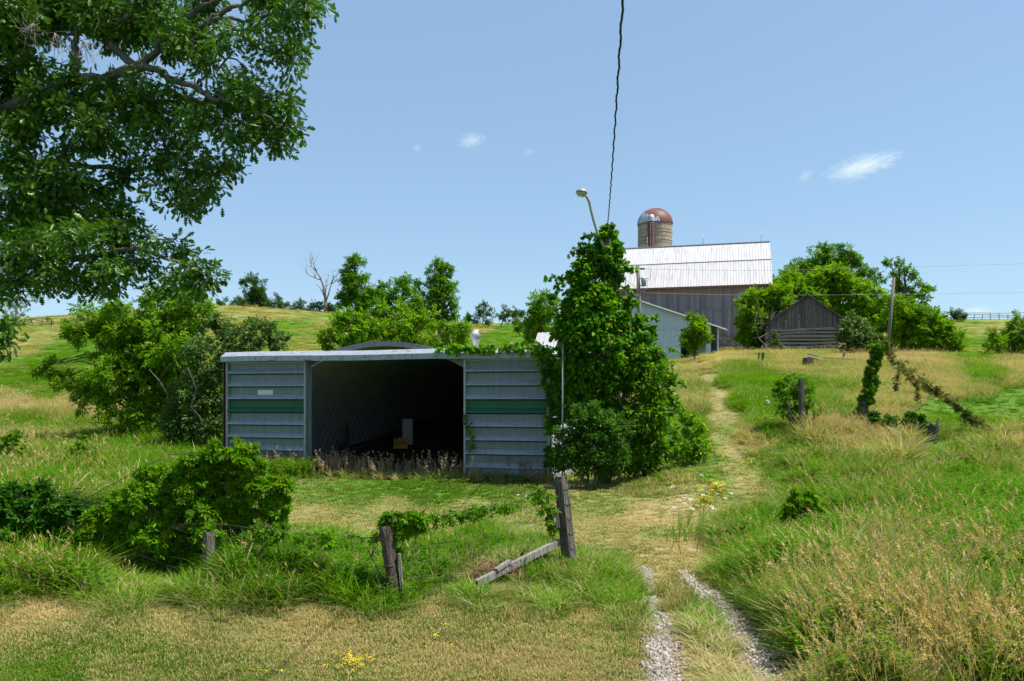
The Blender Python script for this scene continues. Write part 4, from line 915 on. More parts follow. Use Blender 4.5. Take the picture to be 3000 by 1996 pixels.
def wirevine(name, label, q, mat, shape=S_PALM, size=.1, r=.1, dens=60, Ys=None, hang=.1, group=None, cat="vine", seed=3):
    """vine trained along a line of (photo x, photo y, depth, radius)"""
    rng = np.random.default_rng(seed); P = np.array([tuple(W(a * K, b * K, Y)) + (rr,) for a, b, Y, rr in q]); t = np.linspace(0, len(q) - 1, 300)
    L = np.column_stack([np.interp(t, range(len(q)), P[:, i]) for i in range(4)])
    length = np.linalg.norm(np.diff(L[:, :3], axis=0), axis=1).sum(); n = int(length * dens)
    i = rng.integers(0, 300, n); rr = L[i, 3]; gap = (np.sin(i * .11 + seed) + .5 * np.sin(i * .37) > -.85)
    C = L[i, :3] + rng.standard_normal((n, 3)) * (rr * .5)[:, None]; C[:, 2] -= hang * rng.random(n) * rr * 4
    C = C[gap]; n = len(C)
    T = rng.standard_normal((n, 3)) + np.array([0, -.2, -.5]); N = rng.standard_normal((n, 3)) * .6 + np.array([0, -.4, .8])
    m = MB(); put_leaves(m, C, T, norm(N), size * rng.uniform(.6, 1.25, n), shape, np.clip(.5 * rng.random() + .6 * rng.random(n), 0, 1))
    o = thing(name, label, cat, L[0, :3], 0, group); world_part(m, "foliage", mat, o)
    m = MB(); m.tube(L[::6, :3] + rng.standard_normal((50, 3)) * .01, .008, 5); world_part(m, "stem", BARK, o)
    return o

# --- the oak overhead: limbs traced in depth, leaves on every twig
rng = np.random.default_rng(11)
oz = 1000 / 1742
tb_ = ground(-12.6, 15.5)
oak = thing("oak_tree", "big oak whose leafy boughs hang into the sky over the hillside", "tree", tb_)
m = MB(); tp_ = np.array([-12.4, 15.4, 5.5]); m.tube([tuple(tb_ - Vector((0, 0, .3))), tuple(tb_ + Vector((0, 0, .6))), tuple(tp_ * .6 + np.array(tb_) * .4), tuple(tp_), (-12.1, 15.3, 9), (-11.6, 15, 13)], [.62, .5, .44, .4, .3, .1], 14, jit=.04)
def OZ(x, y, Y): return np.array(W(x * oz, y * oz, Y))
LIMBS = [  # zoomed photo points with depth; start is joined to the trunk
 ([(-300,900,15.2),(40,565,14.6),(240,470,14.2),(380,410,14),(520,400,13.8),(640,365,13.6),(760,310,13.4),(830,205,13.4),(900,120,13.3),(1060,20,13.2),(1250,-60,13.0)], .125),
 ([(640,365,13.6),(760,345,13.3),(880,410,13.1),(1000,440,13),(1080,500,12.9),(1180,525,12.8),(1330,580,12.6),(1440,640,12.5)], .07),
 ([(640,390,13.6),(720,460,13.6),(860,475,13.5),(980,500,13.4),(1130,535,13.3),(1250,520,13.2),(1420,520,13.1)], .06),
 ([(380,410,14),(375,300,14.1),(385,190,14.1),(390,60,14.2)], .10),
 ([(-300,840,15.4),(30,850,15.2),(250,830,15),(400,840,14.8),(600,870,14.6),(800,855,14.4),(1000,870,14.2),(1150,850,14)], .08),
 ([(-300,1290,14.2),(20,1350,13.6),(200,1330,13.2),(380,1315,12.9),(520,1300,12.7),(640,1275,12.5),(720,1270,12.3),(850,1320,12.2),(960,1360,12.1)], .075),
 ([(380,1315,12.9),(480,1330,12.7),(570,1332,12.6)], .04),
 ([(720,1270,12.3),(770,1190,12.2),(800,1150,12.2)], .016),
 ([(760,1215,12.2),(860,1222,12.2),(925,1190,12.2)], .014),
 ([(200,1360,13.2),(330,1375,13),(480,1420,12.9),(560,1440,12.8)], .04),
 ([(900,200,13.3),(1050,120,13.1),(1190,98,13),(1290,108,12.9),(1420,60,12.8),(1580,20,12.7)], .045),
 ([(1050,120,13.1),(1170,40,13),(1290,0,13),(1400,-60,13)], .05),
 ([(1160,100,13),(1250,200,12.9),(1350,260,12.8),(1470,330,12.7)], .03),
 ([(700,350,14),(500,160,14.5),(420,60,15),(350,-80,15.5)], .08),
 ([(-200,700,15.6),(0,250,16),(100,240,15.8),(250,185,15.6),(420,180,15.4)], .06),
 ([(500,160,14.3),(620,100,14.1),(760,20,14),(850,-60,14)], .06),
 ([(1000,440,13),(1090,340,13),(1180,300,12.9),(1290,370,12.8)], .025),
 ([(800,855,14.4),(880,950,14.1),(960,1040,14)], .025), ([(250,830,15),(330,960,14.6),(450,1060,14.3),(600,1100,14)], .04),
 ([(30,850,15.2),(60,1000,14.8),(150,1120,14.5)], .05),
]
tw = []
for q, r in LIMBS:
    P = np.array([OZ(*p) for p in q])
    if q[0][0] < -150: P = np.concatenate([[tp_ + np.array([0, 0, (P[0, 2] - tp_[2]) * .25])], P])
    t = np.linspace(0, len(P) - 1, len(P) * 4); P = np.column_stack([np.interp(t, range(len(P)), P[:, i]) for i in range(3)]); P[1:-1] += rng.standard_normal((len(P) - 2, 3)) * .022
    m.tube(P, np.linspace(r, max(.008, r * .25), len(P)), 8, jit=.06)
LOB = [ # zoomed photo blobs of leaves: x, y, radius
 (60,60,150),(200,90,140),(60,220,110),(330,40,130),(480,60,130),(620,50,120),(560,170,90),(760,60,110),(700,160,90),(850,100,90),(960,60,80),(1020,150,70),(930,200,80),(850,230,80),(1010,250,70),(1110,210,70),(1050,320,70),(1150,170,50),
 (1060,30,60),(1330,30,60),(1450,20,65),(1570,10,65),(1640,40,40),(1480,90,65),(1380,100,60),(1290,110,50),(1530,130,45),(1240,180,50),(1330,200,50),(1390,250,50),(1340,290,45),(1490,200,55),(1500,290,55),(1540,250,40),(1470,350,50),(1560,110,40),
 (60,400,110),(180,350,80),(200,480,90),(330,380,60),(420,480,80),(330,560,70),(520,430,60),(480,550,70),(100,560,100),(80,700,90),(160,640,60),(250,600,60),(460,640,80),(520,700,70),(440,740,60),(330,760,60),
 (620,450,70),(720,420,70),(700,520,80),(620,560,50),(800,520,80),(760,620,70),(660,640,50),(860,600,80),(900,440,60),(960,520,80),(1000,600,70),(920,680,60),(820,700,60),(720,700,50),(1080,560,70),(1180,440,60),(1220,400,60),(1290,400,45),(1260,480,70),(1150,500,60),(1350,510,70),(1440,520,65),(1480,490,45),(1250,570,70),(1350,610,70),(1440,600,65),(1480,660,50),(1420,700,60),(1330,690,60),(1230,680,65),(1160,640,55),(1450,750,40),(1250,740,35),(1170,720,40),
 (900,780,60),(820,810,60),(760,800,40),(980,760,50),(960,850,65),(1050,820,60),(1130,830,65),(1190,870,50),(1080,910,60),(1010,960,70),(930,930,60),(1090,970,40),(960,1040,60),(890,1030,45),(1010,1060,40),(840,900,50),(760,980,35),(700,880,40),(600,860,60),(640,760,50),(600,940,50),
 (80,860,100),(200,880,80),(300,880,70),(420,900,70),(90,1000,110),(220,1010,100),(350,1000,80),(470,980,70),(560,1040,60),(150,1130,90),(60,1160,80),(280,1120,90),(400,1100,80),(500,1130,70),(600,1130,60),(650,1080,50),
 (60,1300,90),(150,1260,80),(250,1220,80),(360,1200,70),(450,1230,70),(540,1220,70),(620,1210,60),(690,1200,45),(60,1430,70),(150,1410,70),(230,1440,60),(60,1490,40),(320,1380,70),(400,1420,60),(480,1360,60),(560,1390,60),(520,1460,60),(600,1360,60),(650,1310,55),(590,1470,40),(720,1330,45),(250,1360,50),
 (740,1240,40),(800,1250,35),(770,1330,40),(750,1420,40),(830,1440,40),(910,1260,45),(960,1300,55),(1010,1360,60),(940,1390,60),(1060,1420,55),(1000,1450,50),(900,1460,40),(1090,1400,35),(880,1400,30),
 (-150,100,150),(-200,350,160),(-150,600,140),(-220,850,160),(-150,1080,130),(-200,1300,130),(-380,500,200),(-420,1000,200),(-400,100,200),(150,-130,160),(450,-150,150),(750,-130,140),(1050,-110,110),(-150,-200,200),(1350,-90,90),(1550,-80,80),
 (20,1650,50),(10,1750,45),(-40,1700,70),(-120,1500,120)]
C = []; R = []; D = []
for x, y, r in LOB:
    lowb = y > 1180 and x > -100; Y = (14.6 - 2.0 * max(0, x) / 1600 + rng.uniform(-.7, 1.2)) if not lowb else 13.0 - .9 * max(0, x) / 1000 + rng.uniform(-.4, .5)
    if y > 1600: Y = 11.5
    c = OZ(x, y, Y); rr = r * oz / FPX * Y; n = max(3, int((36 if x < 720 else 27) * rr * rr / .1)); d = norm(rng.standard_normal((n, 3)))
    p = c + d * (rr * .85 * rng.random(n) ** .5)[:, None] * np.array([1, 1.25, 1]); C.append(p); R.append(np.full(n, .21) * rng.uniform(.7, 1.4, n)); D.append(d)
    for e in p[:max(2, n // 4)]: m.tube(branch_path(c + rng.standard_normal(3) * rr * .3, e, rng, 4, .05), np.linspace(.011, .004, 4), 4)
C = np.concatenate(C); R = np.concatenate(R); D = np.concatenate(D)
world_part(m, "limbs", wood_mat("oak_bark", (.10, .085, .07), (.21, .18, .15), (.04, .035, .03), across=8), oak)
m = MB(); P, T, N, S, tn = cluster_leaves(C, R, D, 14.0, .125, rng, .85, .35, .5)
put_leaves(m, P, T, N, S, S_OAK, tn); world_part(m, "crown", L_OAK, oak)
m = MB()                                                   # bare dead twigs hanging in the crown
for (x, y, a0) in ((190,180,1.9),(300,230,1.4),(440,270,1.0)):
    s = OZ(x - 20, y - 60, 12.7)
    for k in range(9):
        a = a0 + rng.uniform(-.7, .7); L = rng.uniform(.15, .38); e = s + np.array([math.cos(a) * L, rng.uniform(-.2, .2), -math.sin(a) * L])
        b0 = branch_path(s, e, rng, 5, .08); m.tube(b0, np.linspace(.007, .0035, 5), 4)
        for j in range(3):
            f = b0[rng.integers(2, 5)]; m.tube(branch_path(f, f + rng.standard_normal(3) * .12, rng, 3, 0), [.004, .003, .002], 3)
world_part(m, "dead_twigs", flat_mat("bleached_twig", (.20, .165, .15), .9), oak)
# --- trees and shrubs
def at(vx, vy, Y):
    x = (vx * K - CX) / FPX * Y; return (x, Y, H(x, Y))
plant("box_elder", "bright bushy maple growing wild behind the shed's plated door side", "tree", at(335, 1000, 34), [(215,725,42),(180,755,35),(285,740,55),(370,700,45),(420,690,42),(345,680,30),(455,690,28),(230,790,45),(310,810,65),(390,790,75),(270,870,62),(350,890,75),(430,880,60),(215,915,40),(190,895,28),(110,850,24),(145,872,24),(95,840,16),(360,960,65),(285,965,50),(430,950,55),(450,740,40)], 34, L_MAPLE, S_PINN, .30, 3.0, .3, 14, trunk=.14, stems=3)
m_ = MB()
plant("grey_willow_bush", "grey green small leaved bush crowding the shed's plated door", "shrub", at(490, 1030, 31), [(470,820,55),(530,770,42),(585,765,38),(620,760,22),(640,790,26),(655,775,12),(500,900,60),(465,960,50),(505,985,50),(440,900,50),(560,830,50),(500,740,25),(420,1000,45),(400,960,40)], 31, L_GREY, S_LEAF, .115, 2.8, .28, 22, trunk=.06, stems=4, hollow=.3)
G_B = "trees standing behind the arch shed"
plant("maple_tree", "broad bright maple right behind the arch of the shed", "tree", at(880, 800, 50), [(790,755,38),(760,770,22),(815,735,30),(850,765,48),(905,740,48),(955,760,42),(985,740,25),(930,790,40),(870,800,40),(745,790,14),(800,790,30)], 50, L_MAPLE, S_PINN, .42, 2.9, .3, 13, G_B, .15, stems=2)
plant("maple_tree", "rounded darker maple between the two tall ridge side trees", "tree", at(915, 760, 62), [(915,665,28),(890,680,30),(940,690,32),(900,710,35),(950,715,28),(870,700,22),(930,640,12)], 62, L_ASH, S_PINN, .45, 3.0, .3, 13, G_B, .15)
plant("tall_tree", "tallest slender tree on the field edge, close beside the dead tree", "tree", at(818, 748, 112), [(812,592,13),(822,606,17),(805,622,17),(826,632,19),(796,640,14),(812,655,24),(835,668,26),(800,685,24),(825,700,28),(850,680,18),(790,690,16),(845,705,22)], 112, L_ASH, S_PINN, .62, 3.2, .32, 12, G_B, .3)
plant("tall_tree", "tall rounded tree on the field edge above the turbine vent", "tree", at(1012, 760, 112), [(1010,610,15),(1025,620,17),(1000,630,18),(1030,645,20),(1012,660,26),(1035,670,20),(990,670,22),(1015,695,32),(985,695,18),(1042,695,14),(1010,725,24),(1035,720,18),(965,650,8),(955,658,6)], 112, L_ASH, S_PINN, .62, 3.2, .32, 12, G_B, .3)
plant("sapling", "airy pale sapling just behind the shed's turbine vent", "tree", at(1040, 810, 44), [(1040,765,28),(1062,755,20),(1010,780,18),(1070,785,20),(1025,745,14),(990,790,16),(1050,795,25)], 44, L_MAPLE, S_PINN, .3, 2.0, .3, 12, G_B, .06)
plant("maple_tree", "leafy maple pressing against the vine tower from behind", "tree", at(1235, 800, 48), [(1232,705,24),(1258,695,24),(1215,735,25),(1250,740,35),(1205,765,18),(1240,785,35),(1275,720,25),(1190,745,10)], 48, L_MAPLE, S_PINN, .36, 2.6, .3, 13, G_B, .1, stems=2)
G_R = "bushes along the skyline ridge"
plant("ridge_tree", "lone leaning tree on the skyline above the willow bush", "tree", at(583, 706, 150), [(578,640,11),(588,650,16),(596,668,18),(580,672,18),(600,688,18),(575,692,18),(565,650,8),(590,695,18)], 150, L_HAZY, S_PINN, .8, 3.0, .3, 12, None, .3)
for (lb, q) in [("dark low bush at the foot of the lone ridge tree", [(552,696,10),(543,698,8),(562,694,9)]), ("rounded bush just beyond the lone ridge tree on the skyline", [(628,696,13),(640,698,12),(616,697,9)]), ("thin scruffy bush between the lone ridge tree and ridge fence", [(655,702,9),(648,700,8)]), ("dome shaped bush midway between ridge tree and dead tree", [(692,705,13),(680,707,9),(702,708,8)]),
                ("dark bush at the foot of the dead tree", [(728,707,14),(742,704,9),(717,710,8)]), ("bushy growth between dead tree and tallest slender tree", [(765,703,13),(775,710,12),(755,708,8)]), ("small round bush alone on the skyline by the oak's lowest spray", [(513,694,8),(509,698,5)])]:
    c = q[0]; plant("ridge_bush", lb, "shrub", at(c[0], c[1] + 14, 148), q, 148, L_HAZY, S_PINN, .75, 3.2, .35, 10, G_R, .1)
for (lb, q) in [("round grey tree alone on the skyline beyond the turbine vent", [(1113,707,9),(1106,716,11),(1120,716,11),(1112,724,10)]), ("grey bush on the skyline between round grey tree and vine tower", [(1150,722,10),(1162,720,11),(1172,728,10)]), ("wide grey bush on the skyline nearest the vine tower", [(1182,718,10),(1195,716,10),(1205,728,12),(1185,732,10)]), ("small low bush at the turbine vent side of the round grey tree", [(1075,728,8),(1082,732,7)]), ("low bush at the foot of the round grey tree", [(1128,734,10),(1098,735,8)])]:
    c = q[0]; plant("ridge_bush", lb, "shrub", at(c[0], c[1] + 22, 140), q, 140, L_HAZY, S_PINN, .7, 2.6, .35, 10, G_R, .1)
for (lb, q) in [("dark bush on the hillside at the bare trunk's foot", [(12,752,12),(25,757,9),(0,756,12)]), ("small bush beyond the broken rail fence under the oak", [(118,745,7),(124,750,6)]), ("bush half hidden by the wild maple on the hillside", [(175,752,14),(160,756,10),(190,748,12)]), ("dark bush on the other side of the bare trunk", [(52,757,9),(62,759,7)])]:
    c = q[0]; plant("hillside_bush", lb, "shrub", at(c[0], c[1] + 12, 132), q, 132, L_HAZY, S_PINN, .7, 3.0, .35, 10, "bushes on the hillside under the oak", .1)
plant("far_tree", "rounded grey green tree low on the skyline by the rail fence", "tree", at(2203, 735, 150), [(2203,722,10),(2192,724,8),(2214,726,9),(2205,729,9)], 150, L_HAZY, S_PINN, .7, 3.0, .35, 10, None, .2)
def bare_tree(name, label, base, q, Y, r, col, seed=1):
    rng = np.random.default_rng(seed); o = thing(name, label, "tree", base); m = MB()
    for path in q:
        P = np.array([tuple(V(a, b, Y + rng.uniform(-.5, .5))) for a, b in path]); w = path[0][1]
        m.tube(P, np.linspace(r, r * .3, len(P)) if path is q[0] else np.linspace(r * .45, r * .12, len(P)), 6)
        for k in range(7):
            i = rng.integers(max(1, len(P) - 3), len(P)); e = P[i] + rng.standard_normal(3) * np.array([1, 1, .7]) * r * 3.6 + np.array([0, 0, r * 4]); m.tube(branch_path(P[i], e, rng, 4, .05), [r * .12, r * .09, r * .06, r * .03], 3)
    world_part(m, "trunk", col, o); return o
DEADW = flat_mat("dead_pinkish_wood", (.22, .17, .15), .9, 0, .25, 3)
bare_tree("dead_tree", "bare dead tree with twisted grey branches on the skyline", at(750, 722, 147), [[(751,718),(750,700),(748,680),(745,660),(738,640),(728,625),(716,612)], [(749,690),(742,672),(733,658)], [(750,695),(757,675),(762,655),(772,648),(785,642)], [(748,680),(751,660),(750,650)], [(740,645),(725,640),(708,632)], [(762,655),(768,640),(780,630)], [(728,625),(722,608),(720,598)]], 147, .32, DEADW, 4)
bt = bare_tree("spindly_tree", "spindly half bare tree beneath the oak boughs by the frame edge", at(38, 764, 130), [[(38,764),(39,740),(37,715),(38,690),(42,675)], [(38,740),(28,725),(22,715)], [(39,735),(50,722),(58,712)], [(38,710),(52,692),(62,682)], [(37,715),(25,700),(20,690)]], 130, .3, flat_mat("pale_grey_bark", (.3, .27, .25), .9), 6)
rng = np.random.default_rng(5); C = np.array([tuple(V(a, b, 130)) for a, b in [(22,712),(30,700),(58,708),(62,680),(75,676),(85,684),(50,695),(28,722),(52,720),(45,680),(15,745),(60,735),(55,750),(20,735)]])
m = MB(); P, T, N, S, tn = cluster_leaves(C, np.full(len(C), .9), norm(rng.standard_normal(C.shape)), 14, .5, rng); put_leaves(m, P, T, N, S, S_PINN, tn); world_part(m, "crown", L_HAZY, bt)
# beyond and beside the log shed
G_L = "trees around the log shed and barn"
plant("young_maple", "small bright young tree in front of the pale metal shed", "tree", at(1600, 818, 60), [(1600,725,13),(1592,738,16),(1612,740,15),(1600,760,26),(1590,778,24),(1618,775,20),(1600,795,24),(1580,790,16),(1622,752,14),(1570,772,9)], 60, L_MAPLE, S_PINN, .34, 3.4, .3, 13, G_L, .08)
plant("maple_tree", "bright maple filling the gap from barn wall to log shed", "tree", at(1745, 812, 64), [(1740,690,28),(1715,700,20),(1765,700,32),(1735,730,30),(1712,740,18),(1770,730,28),(1735,770,30),(1720,800,22),(1752,790,30),(1795,680,30),(1800,710,25),(1710,770,14),(1725,815,20),(1745,820,18),(1765,770,26),(1705,745,12)], 69.5, L_MAPLE, S_PINN, .42, 4.0, .34, 13, G_L, .06, stems=2, gap=-1.6)
plant("maple_tree", "wide bright maple rising behind the log shed's ridge", "tree", at(1880, 760, 86), [(1830,650,34),(1870,655,38),(1910,655,42),(1950,665,42),(1990,690,42),(1800,655,28),(1890,690,45),(1960,710,40),(2010,720,36),(1780,675,22),(1850,690,40),(1940,690,40),(2020,690,34),(2040,720,34),(1990,740,40),(1930,640,34),(1895,640,34)], 84, L_MAPLE, S_PINN, .55, 3.4, .3, 13, G_L, .25, stems=2, fill=1)
plant("elm_tree", "tall dark ragged tree topping the clump behind the log shed", "tree", at(1905, 740, 98), [(1880,590,26),(1862,600,20),(1905,580,22),(1895,570,13),(1920,595,20),(1950,580,18),(1958,600,22),(1940,615,24),(1975,600,14),(1850,620,24),(1830,625,20),(1815,630,18),(1890,620,30),(1985,625,18),(2005,635,18),(2025,640,14),(1960,630,25),(1790,640,20),(1780,650,18),(1910,640,30),(1870,640,26)], 97, L_ASH, S_PINN, .6, 2.6, .3, 12, G_L, .35, stems=2)
plant("open_tree", "sparse open crowned tree with drooping limbs by the power wires", "tree", at(2090, 760, 96), [(2058,602,12),(2045,606,6),(2080,612,13),(2072,630,14),(2055,640,13),(2095,630,12),(2110,645,14),(2128,655,12),(2140,668,10),(2100,665,16),(2080,660,14),(2118,680,12),(2135,690,8),(2085,685,16),(2060,665,14),(2098,700,14)], 96, L_ASH, S_PINN, .55, 1.9, .34, 12, G_L, .3, stems=2)
plant("maple_tree", "big bright maple hiding the foot of the bare leaning pole", "tree", at(2130, 832, 62), [(2075,700,26),(2100,715,32),(2060,730,28),(2130,735,35),(2090,755,36),(2160,750,25),(2150,780,38),(2190,785,26),(2195,808,22),(2110,790,36),(2070,785,28),(2060,765,25),(2165,812,24),(2130,815,26),(2178,760,15),(2040,750,20)], 61, L_MAPLE, S_PINN, .42, 3.8, .3, 13, G_L, .15, stems=3)
plant("grey_shrub", "dark grey green shrub leaning on the log shed's eave", "shrub", at(1965, 815, 60), [(1968,740,24),(1950,755,20),(1985,760,24),(1965,780,28),(1940,775,14),(1990,790,22),(1975,805,20),(1950,800,18),(2005,775,15)], 60, L_GREY, S_LEAF, .24, 3.6, .3, 18, None, .07, stems=3)
plant("log_shed_bush", "scrawny bush growing against the log wall under the loose plank", "shrub", at(1790, 808, 63.5), [(1790,780,9),(1785,792,10),(1797,795,9),(1780,770,6)], 63.5, L_GREY, S_LEAF, .22, 2.0, .35, 12, None, .04, stems=2)
plant("maple_tree", "leafy maple cut by the frame edge below the rail fence", "tree", at(2345, 830, 58), [(2350,742,22),(2335,760,22),(2360,770,30),(2335,790,24),(2380,760,35),(2310,800,16),(2360,805,25),(2400,800,30)], 58, L_MAPLE, S_PINN, .40, 3.0, .3, 13, G_L, .12)
plant("young_maple", "thin young tree beside the maple cut by the frame edge", "tree", at(2285, 825, 57), [(2282,765,9),(2290,782,12),(2275,795,13),(2298,800,14),(2268,808,12),(2285,812,14),(2305,785,10)], 57, L_MAPLE, S_PINN, .34, 2.2, .32, 12, G_L, .06)
# vine tower and the shrubs at its foot
gv = plant("grape_vine", "towering grape vine swallowing the lamp pole beside the shed", "vine", tuple(pb), [(1395,535,17,-.1),(1385,548,22,-.1),(1408,552,20,.1),(1372,570,26),(1412,575,24),(1350,590,24),(1390,600,38),(1345,625,36),(1410,615,30),(1375,650,52),(1325,660,30),(1420,640,16),(1330,695,42),(1400,690,44),(1365,720,60),(1310,735,36),(1420,730,36),(1345,775,62),(1425,770,48),(1305,780,36),(1400,815,62),(1330,825,48),(1470,740,22),(1480,775,34),(1300,830,26),(1435,850,50),(1360,880,55),(1440,700,22),(1340,870,45),(1390,900,50),(1330,930,46),(1400,955,50),(1360,960,45),(1300,890,34),(1310,935,34)], 22.7, L_VINE, S_VINE, .098, 3.2, .26, 16, trunk=.05, jy=.25, hollow=.55, droop=.6, up=.3, stems=2, depth=.9)
rng = np.random.default_rng(8); C = []
for (a, b, dx, dy) in ((1295,640,-35,-5),(1290,665,-25,25),(1290,640,-10,10),(1435,620,28,-8),(1425,605,20,-10),(1405,525,8,-15),(1300,760,-25,-15),(1340,560,-28,18),(1360,545,-22,-8),(1440,660,22,14),(1448,690,26,4),(1285,800,-30,6),(1280,690,-18,-14),(1420,560,16,14),(1550,880,26,-4),(1270,720,-15,20),(1500,735,15,-10),(1540,800,30,8)):
    for k in range(12): t = k / 11; C.append(tuple(V(a + dx * t, b + dy * t + 10 * t * t, 22.5)))
for k in range(len(C) // 12):
    c = np.array(C[k * 12:(k + 1) * 12]); m = MB(); P, T, N, S, tn = cluster_leaves(c, np.full(12, .06), norm(rng.standard_normal(c.shape)), 2.2, .11, rng); put_leaves(m, P, T, N, S, S_VINE, tn); m.tube(c, .006, 4)
    world_part(m, "runner", L_VINE, gv)
plant("leafy_shrub", "tall mid green shrub at the vine tower's track side", "shrub", at(1490, 1090, 22.6), [(1490,810,38),(1510,850,42),(1480,880,55),(1530,880,28),(1510,930,50),(1540,930,28),(1480,960,60),(1530,990,36),(1490,1020,52),(1540,1035,26),(1450,1040,55),(1510,1065,36),(1470,830,40)], 22.4, L_ASH, S_LEAF, .12, 3.4, .28, 18, trunk=.05, stems=4, hollow=.5)
plant("leafy_shrub", "bright fringe of shrub between the vine tower and the grass track", "shrub", at(1590, 1075, 22.8), [(1580,960,20),(1595,985,26),(1610,1010,22),(1590,1030,30),(1575,1055,28),(1610,1045,18)], 22.8, L_MAPLE, S_LEAF, .11, 2.8, .3, 16, trunk=.02, stems=4)
plant("round_shrub", "dark rounded small leaved shrub hiding the shed's corner", "shrub", at(1365, 1095, 21.3), [(1375,960,40),(1420,985,36),(1300,1010,34),(1365,985,38),(1335,1005,38),(1400,1000,42),(1320,1030,40),(1370,1030,50),(1410,1040,42),(1300,1050,32),(1345,1065,42),(1395,1070,38),(1285,1065,24),(1330,960,30)], 21.4, L_DARK, S_SMALL, .075, 3.4, .26, 26, trunk=.04, stems=4, hollow=.5)
plant("grape_vine_skirt", "lower curtain of vine hanging over the shed's corner panel", "vine", at(1300, 1080, 23.0), [(1290,860,24),(1275,890,20),(1300,905,32),(1285,930,26),(1280,960,24),(1310,950,30),(1270,985,18),(1265,860,12),(1245,825,15),(1255,850,17),(1238,812,13),(1262,900,12),(1266,940,12),(1252,875,9),(1275,1040,20),(1262,1060,14)], 23.0, L_VINE, S_VINE, .125, 2.8, .3, 14, trunk=.02, droop=.6, up=.25)
hood = [(1008,803,24.15,.05),(1050,796,23.95,.10),(1085,799,23.85,.07),(1110,802,23.75,.05),(1150,794,23.65,.09),(1200,792,23.45,.13),(1235,796,23.3,.16),(1262,808,23.15,.2),(1280,835,23.0,.22),(1290,870,23.0,.22)]
wirevine("hood_vine", "grape vine creeping along the top of the shed's rusty hood", hood, L_VINE, S_VINE, .13, dens=190, hang=.35, seed=4)
wirevine("hanging_vine", "strand of vine dangling beside the dark opening on the sliding door", [(1068,955,24.0,.05),(1080,985,24.0,.06),(1090,1012,24.0,.08),(1082,1038,24.0,.05)], L_VINE, S_VINE, .12, dens=45, hang=.1, seed=5)
# creeper on the near fence
G_C = "creeper growing along the near fence"
plant("creeper_mound", "great mound of bright creeper burying the near fence", "vine", at(470, 1330, 10.9), [(545,1045,32),(500,1045,32),(575,1060,36),(460,1060,34),(420,1085,36),(520,1085,50),(585,1100,42),(370,1110,38),(450,1130,55),(540,1140,55),(610,1130,36),(625,1165,28),(330,1150,44),(395,1170,56),(480,1190,56),(560,1190,42),(310,1200,44),(365,1230,50),(440,1240,44),(500,1240,36),(320,1255,36),(275,1230,36),(265,1270,26),(610,1205,28),(320,1290,32),(470,1270,28),(240,1240,30),(300,1250,40),(360,1285,34),(420,1275,34),(270,1290,24),(230,1275,24),(250,1200,34),(220,1235,34),(280,1180,36),(640,1180,26),(478,1238,24,-.45),(462,1222,26,-.4),(495,1225,22,-.45),(650,1150,22),(300,1310,26),(290,1150,30),(250,1170,26),(210,1200,26),(350,1090,28),(200,1260,28),(650,1120,20),(640,1210,22)], 11.0, L_CREEP, S_PALM, .092, 3.6, .20, 13, None, .014, stems=4, hollow=.5, jy=.5, droop=.45, up=.45)
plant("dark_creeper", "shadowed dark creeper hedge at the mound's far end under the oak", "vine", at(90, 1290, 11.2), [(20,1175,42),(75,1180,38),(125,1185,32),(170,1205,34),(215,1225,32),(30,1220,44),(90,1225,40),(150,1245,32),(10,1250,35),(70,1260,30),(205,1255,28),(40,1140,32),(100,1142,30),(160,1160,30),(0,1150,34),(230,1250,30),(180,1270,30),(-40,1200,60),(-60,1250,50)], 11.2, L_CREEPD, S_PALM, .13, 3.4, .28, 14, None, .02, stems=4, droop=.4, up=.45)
plant("weed_bush", "dark clump of leaves in pale grass at the frame edge under the oak", "shrub", at(25, 1085, 26), [(30,1005,18),(10,1025,26),(40,1035,22),(15,1060,25),(-20,1040,30),(40,1075,20),(0,1085,20)], 26, L_ASH, S_LEAF, .12, 3.2, .3, 16, None, .02, stems=3)
plant("weed_bush", "dark clump of leaves standing amid pale seed heads in the weeds", "shrub", at(185, 1085, 25), [(190,1020,18),(175,1040,22),(205,1045,20),(150,1060,16),(195,1068,20),(170,1080,16)], 25, L_ASH, S_LEAF, .11, 3.0, .3, 16, None, .02, stems=3)
plant("creeper_clump", "bushy cap of creeper spilling over the half hidden brown post", "vine", at(925, 1230, 9.7), [(900,1195,18),(925,1195,24),(955,1200,24),(975,1205,18),(940,1218,22),(905,1222,18),(900,1250,16),(910,1275,10),(885,1200,10)], 9.65, L_CREEP, S_PALM, .10, 2.8, .34, 12, G_C, .012, stems=2, droop=.5)
wirevine("creeper_garland", "yellowish creeper garland along the top wire to the corner post", [(985,1192,9.8,.06),(1030,1185,10.0,.07),(1080,1175,10.2,.06),(1120,1168,10.4,.06),(1170,1160,10.7,.07),(1215,1145,10.95,.09),(1250,1125,11.1,.13),(1262,1140,11.1,.16),(1265,1180,11.1,.12),(1270,1215,11.1,.07)], L_CREEP, S_PALM, .085, dens=150, hang=.3, group=G_C, seed=6)
wirevine("creeper_garland", "creeper spray hanging on the wire next to the great mound", [(585,1205,10.3,.10),(620,1215,10.2,.13),(655,1225,10.2,.07)], L_CREEP, S_PALM, .085, dens=300, hang=.3, group=G_C, seed=7)
wirevine("creeper_garland", "small creeper spray hanging midway between mound and brown post", [(680,1228,10.1,.06),(715,1228,10.0,.11),(755,1232,9.95,.09),(765,1245,9.95,.06)], L_CREEP, S_PALM, .085, dens=240, hang=.3, group=G_C, seed=9)
wirevine("creeper_garland", "thin creeper tendril on the wire reaching the brown post", [(800,1232,9.85,.03),(850,1238,9.75,.05),(880,1235,9.7,.06)], L_CREEP, S_PALM, .075, dens=80, hang=.2, group=G_C, seed=10)
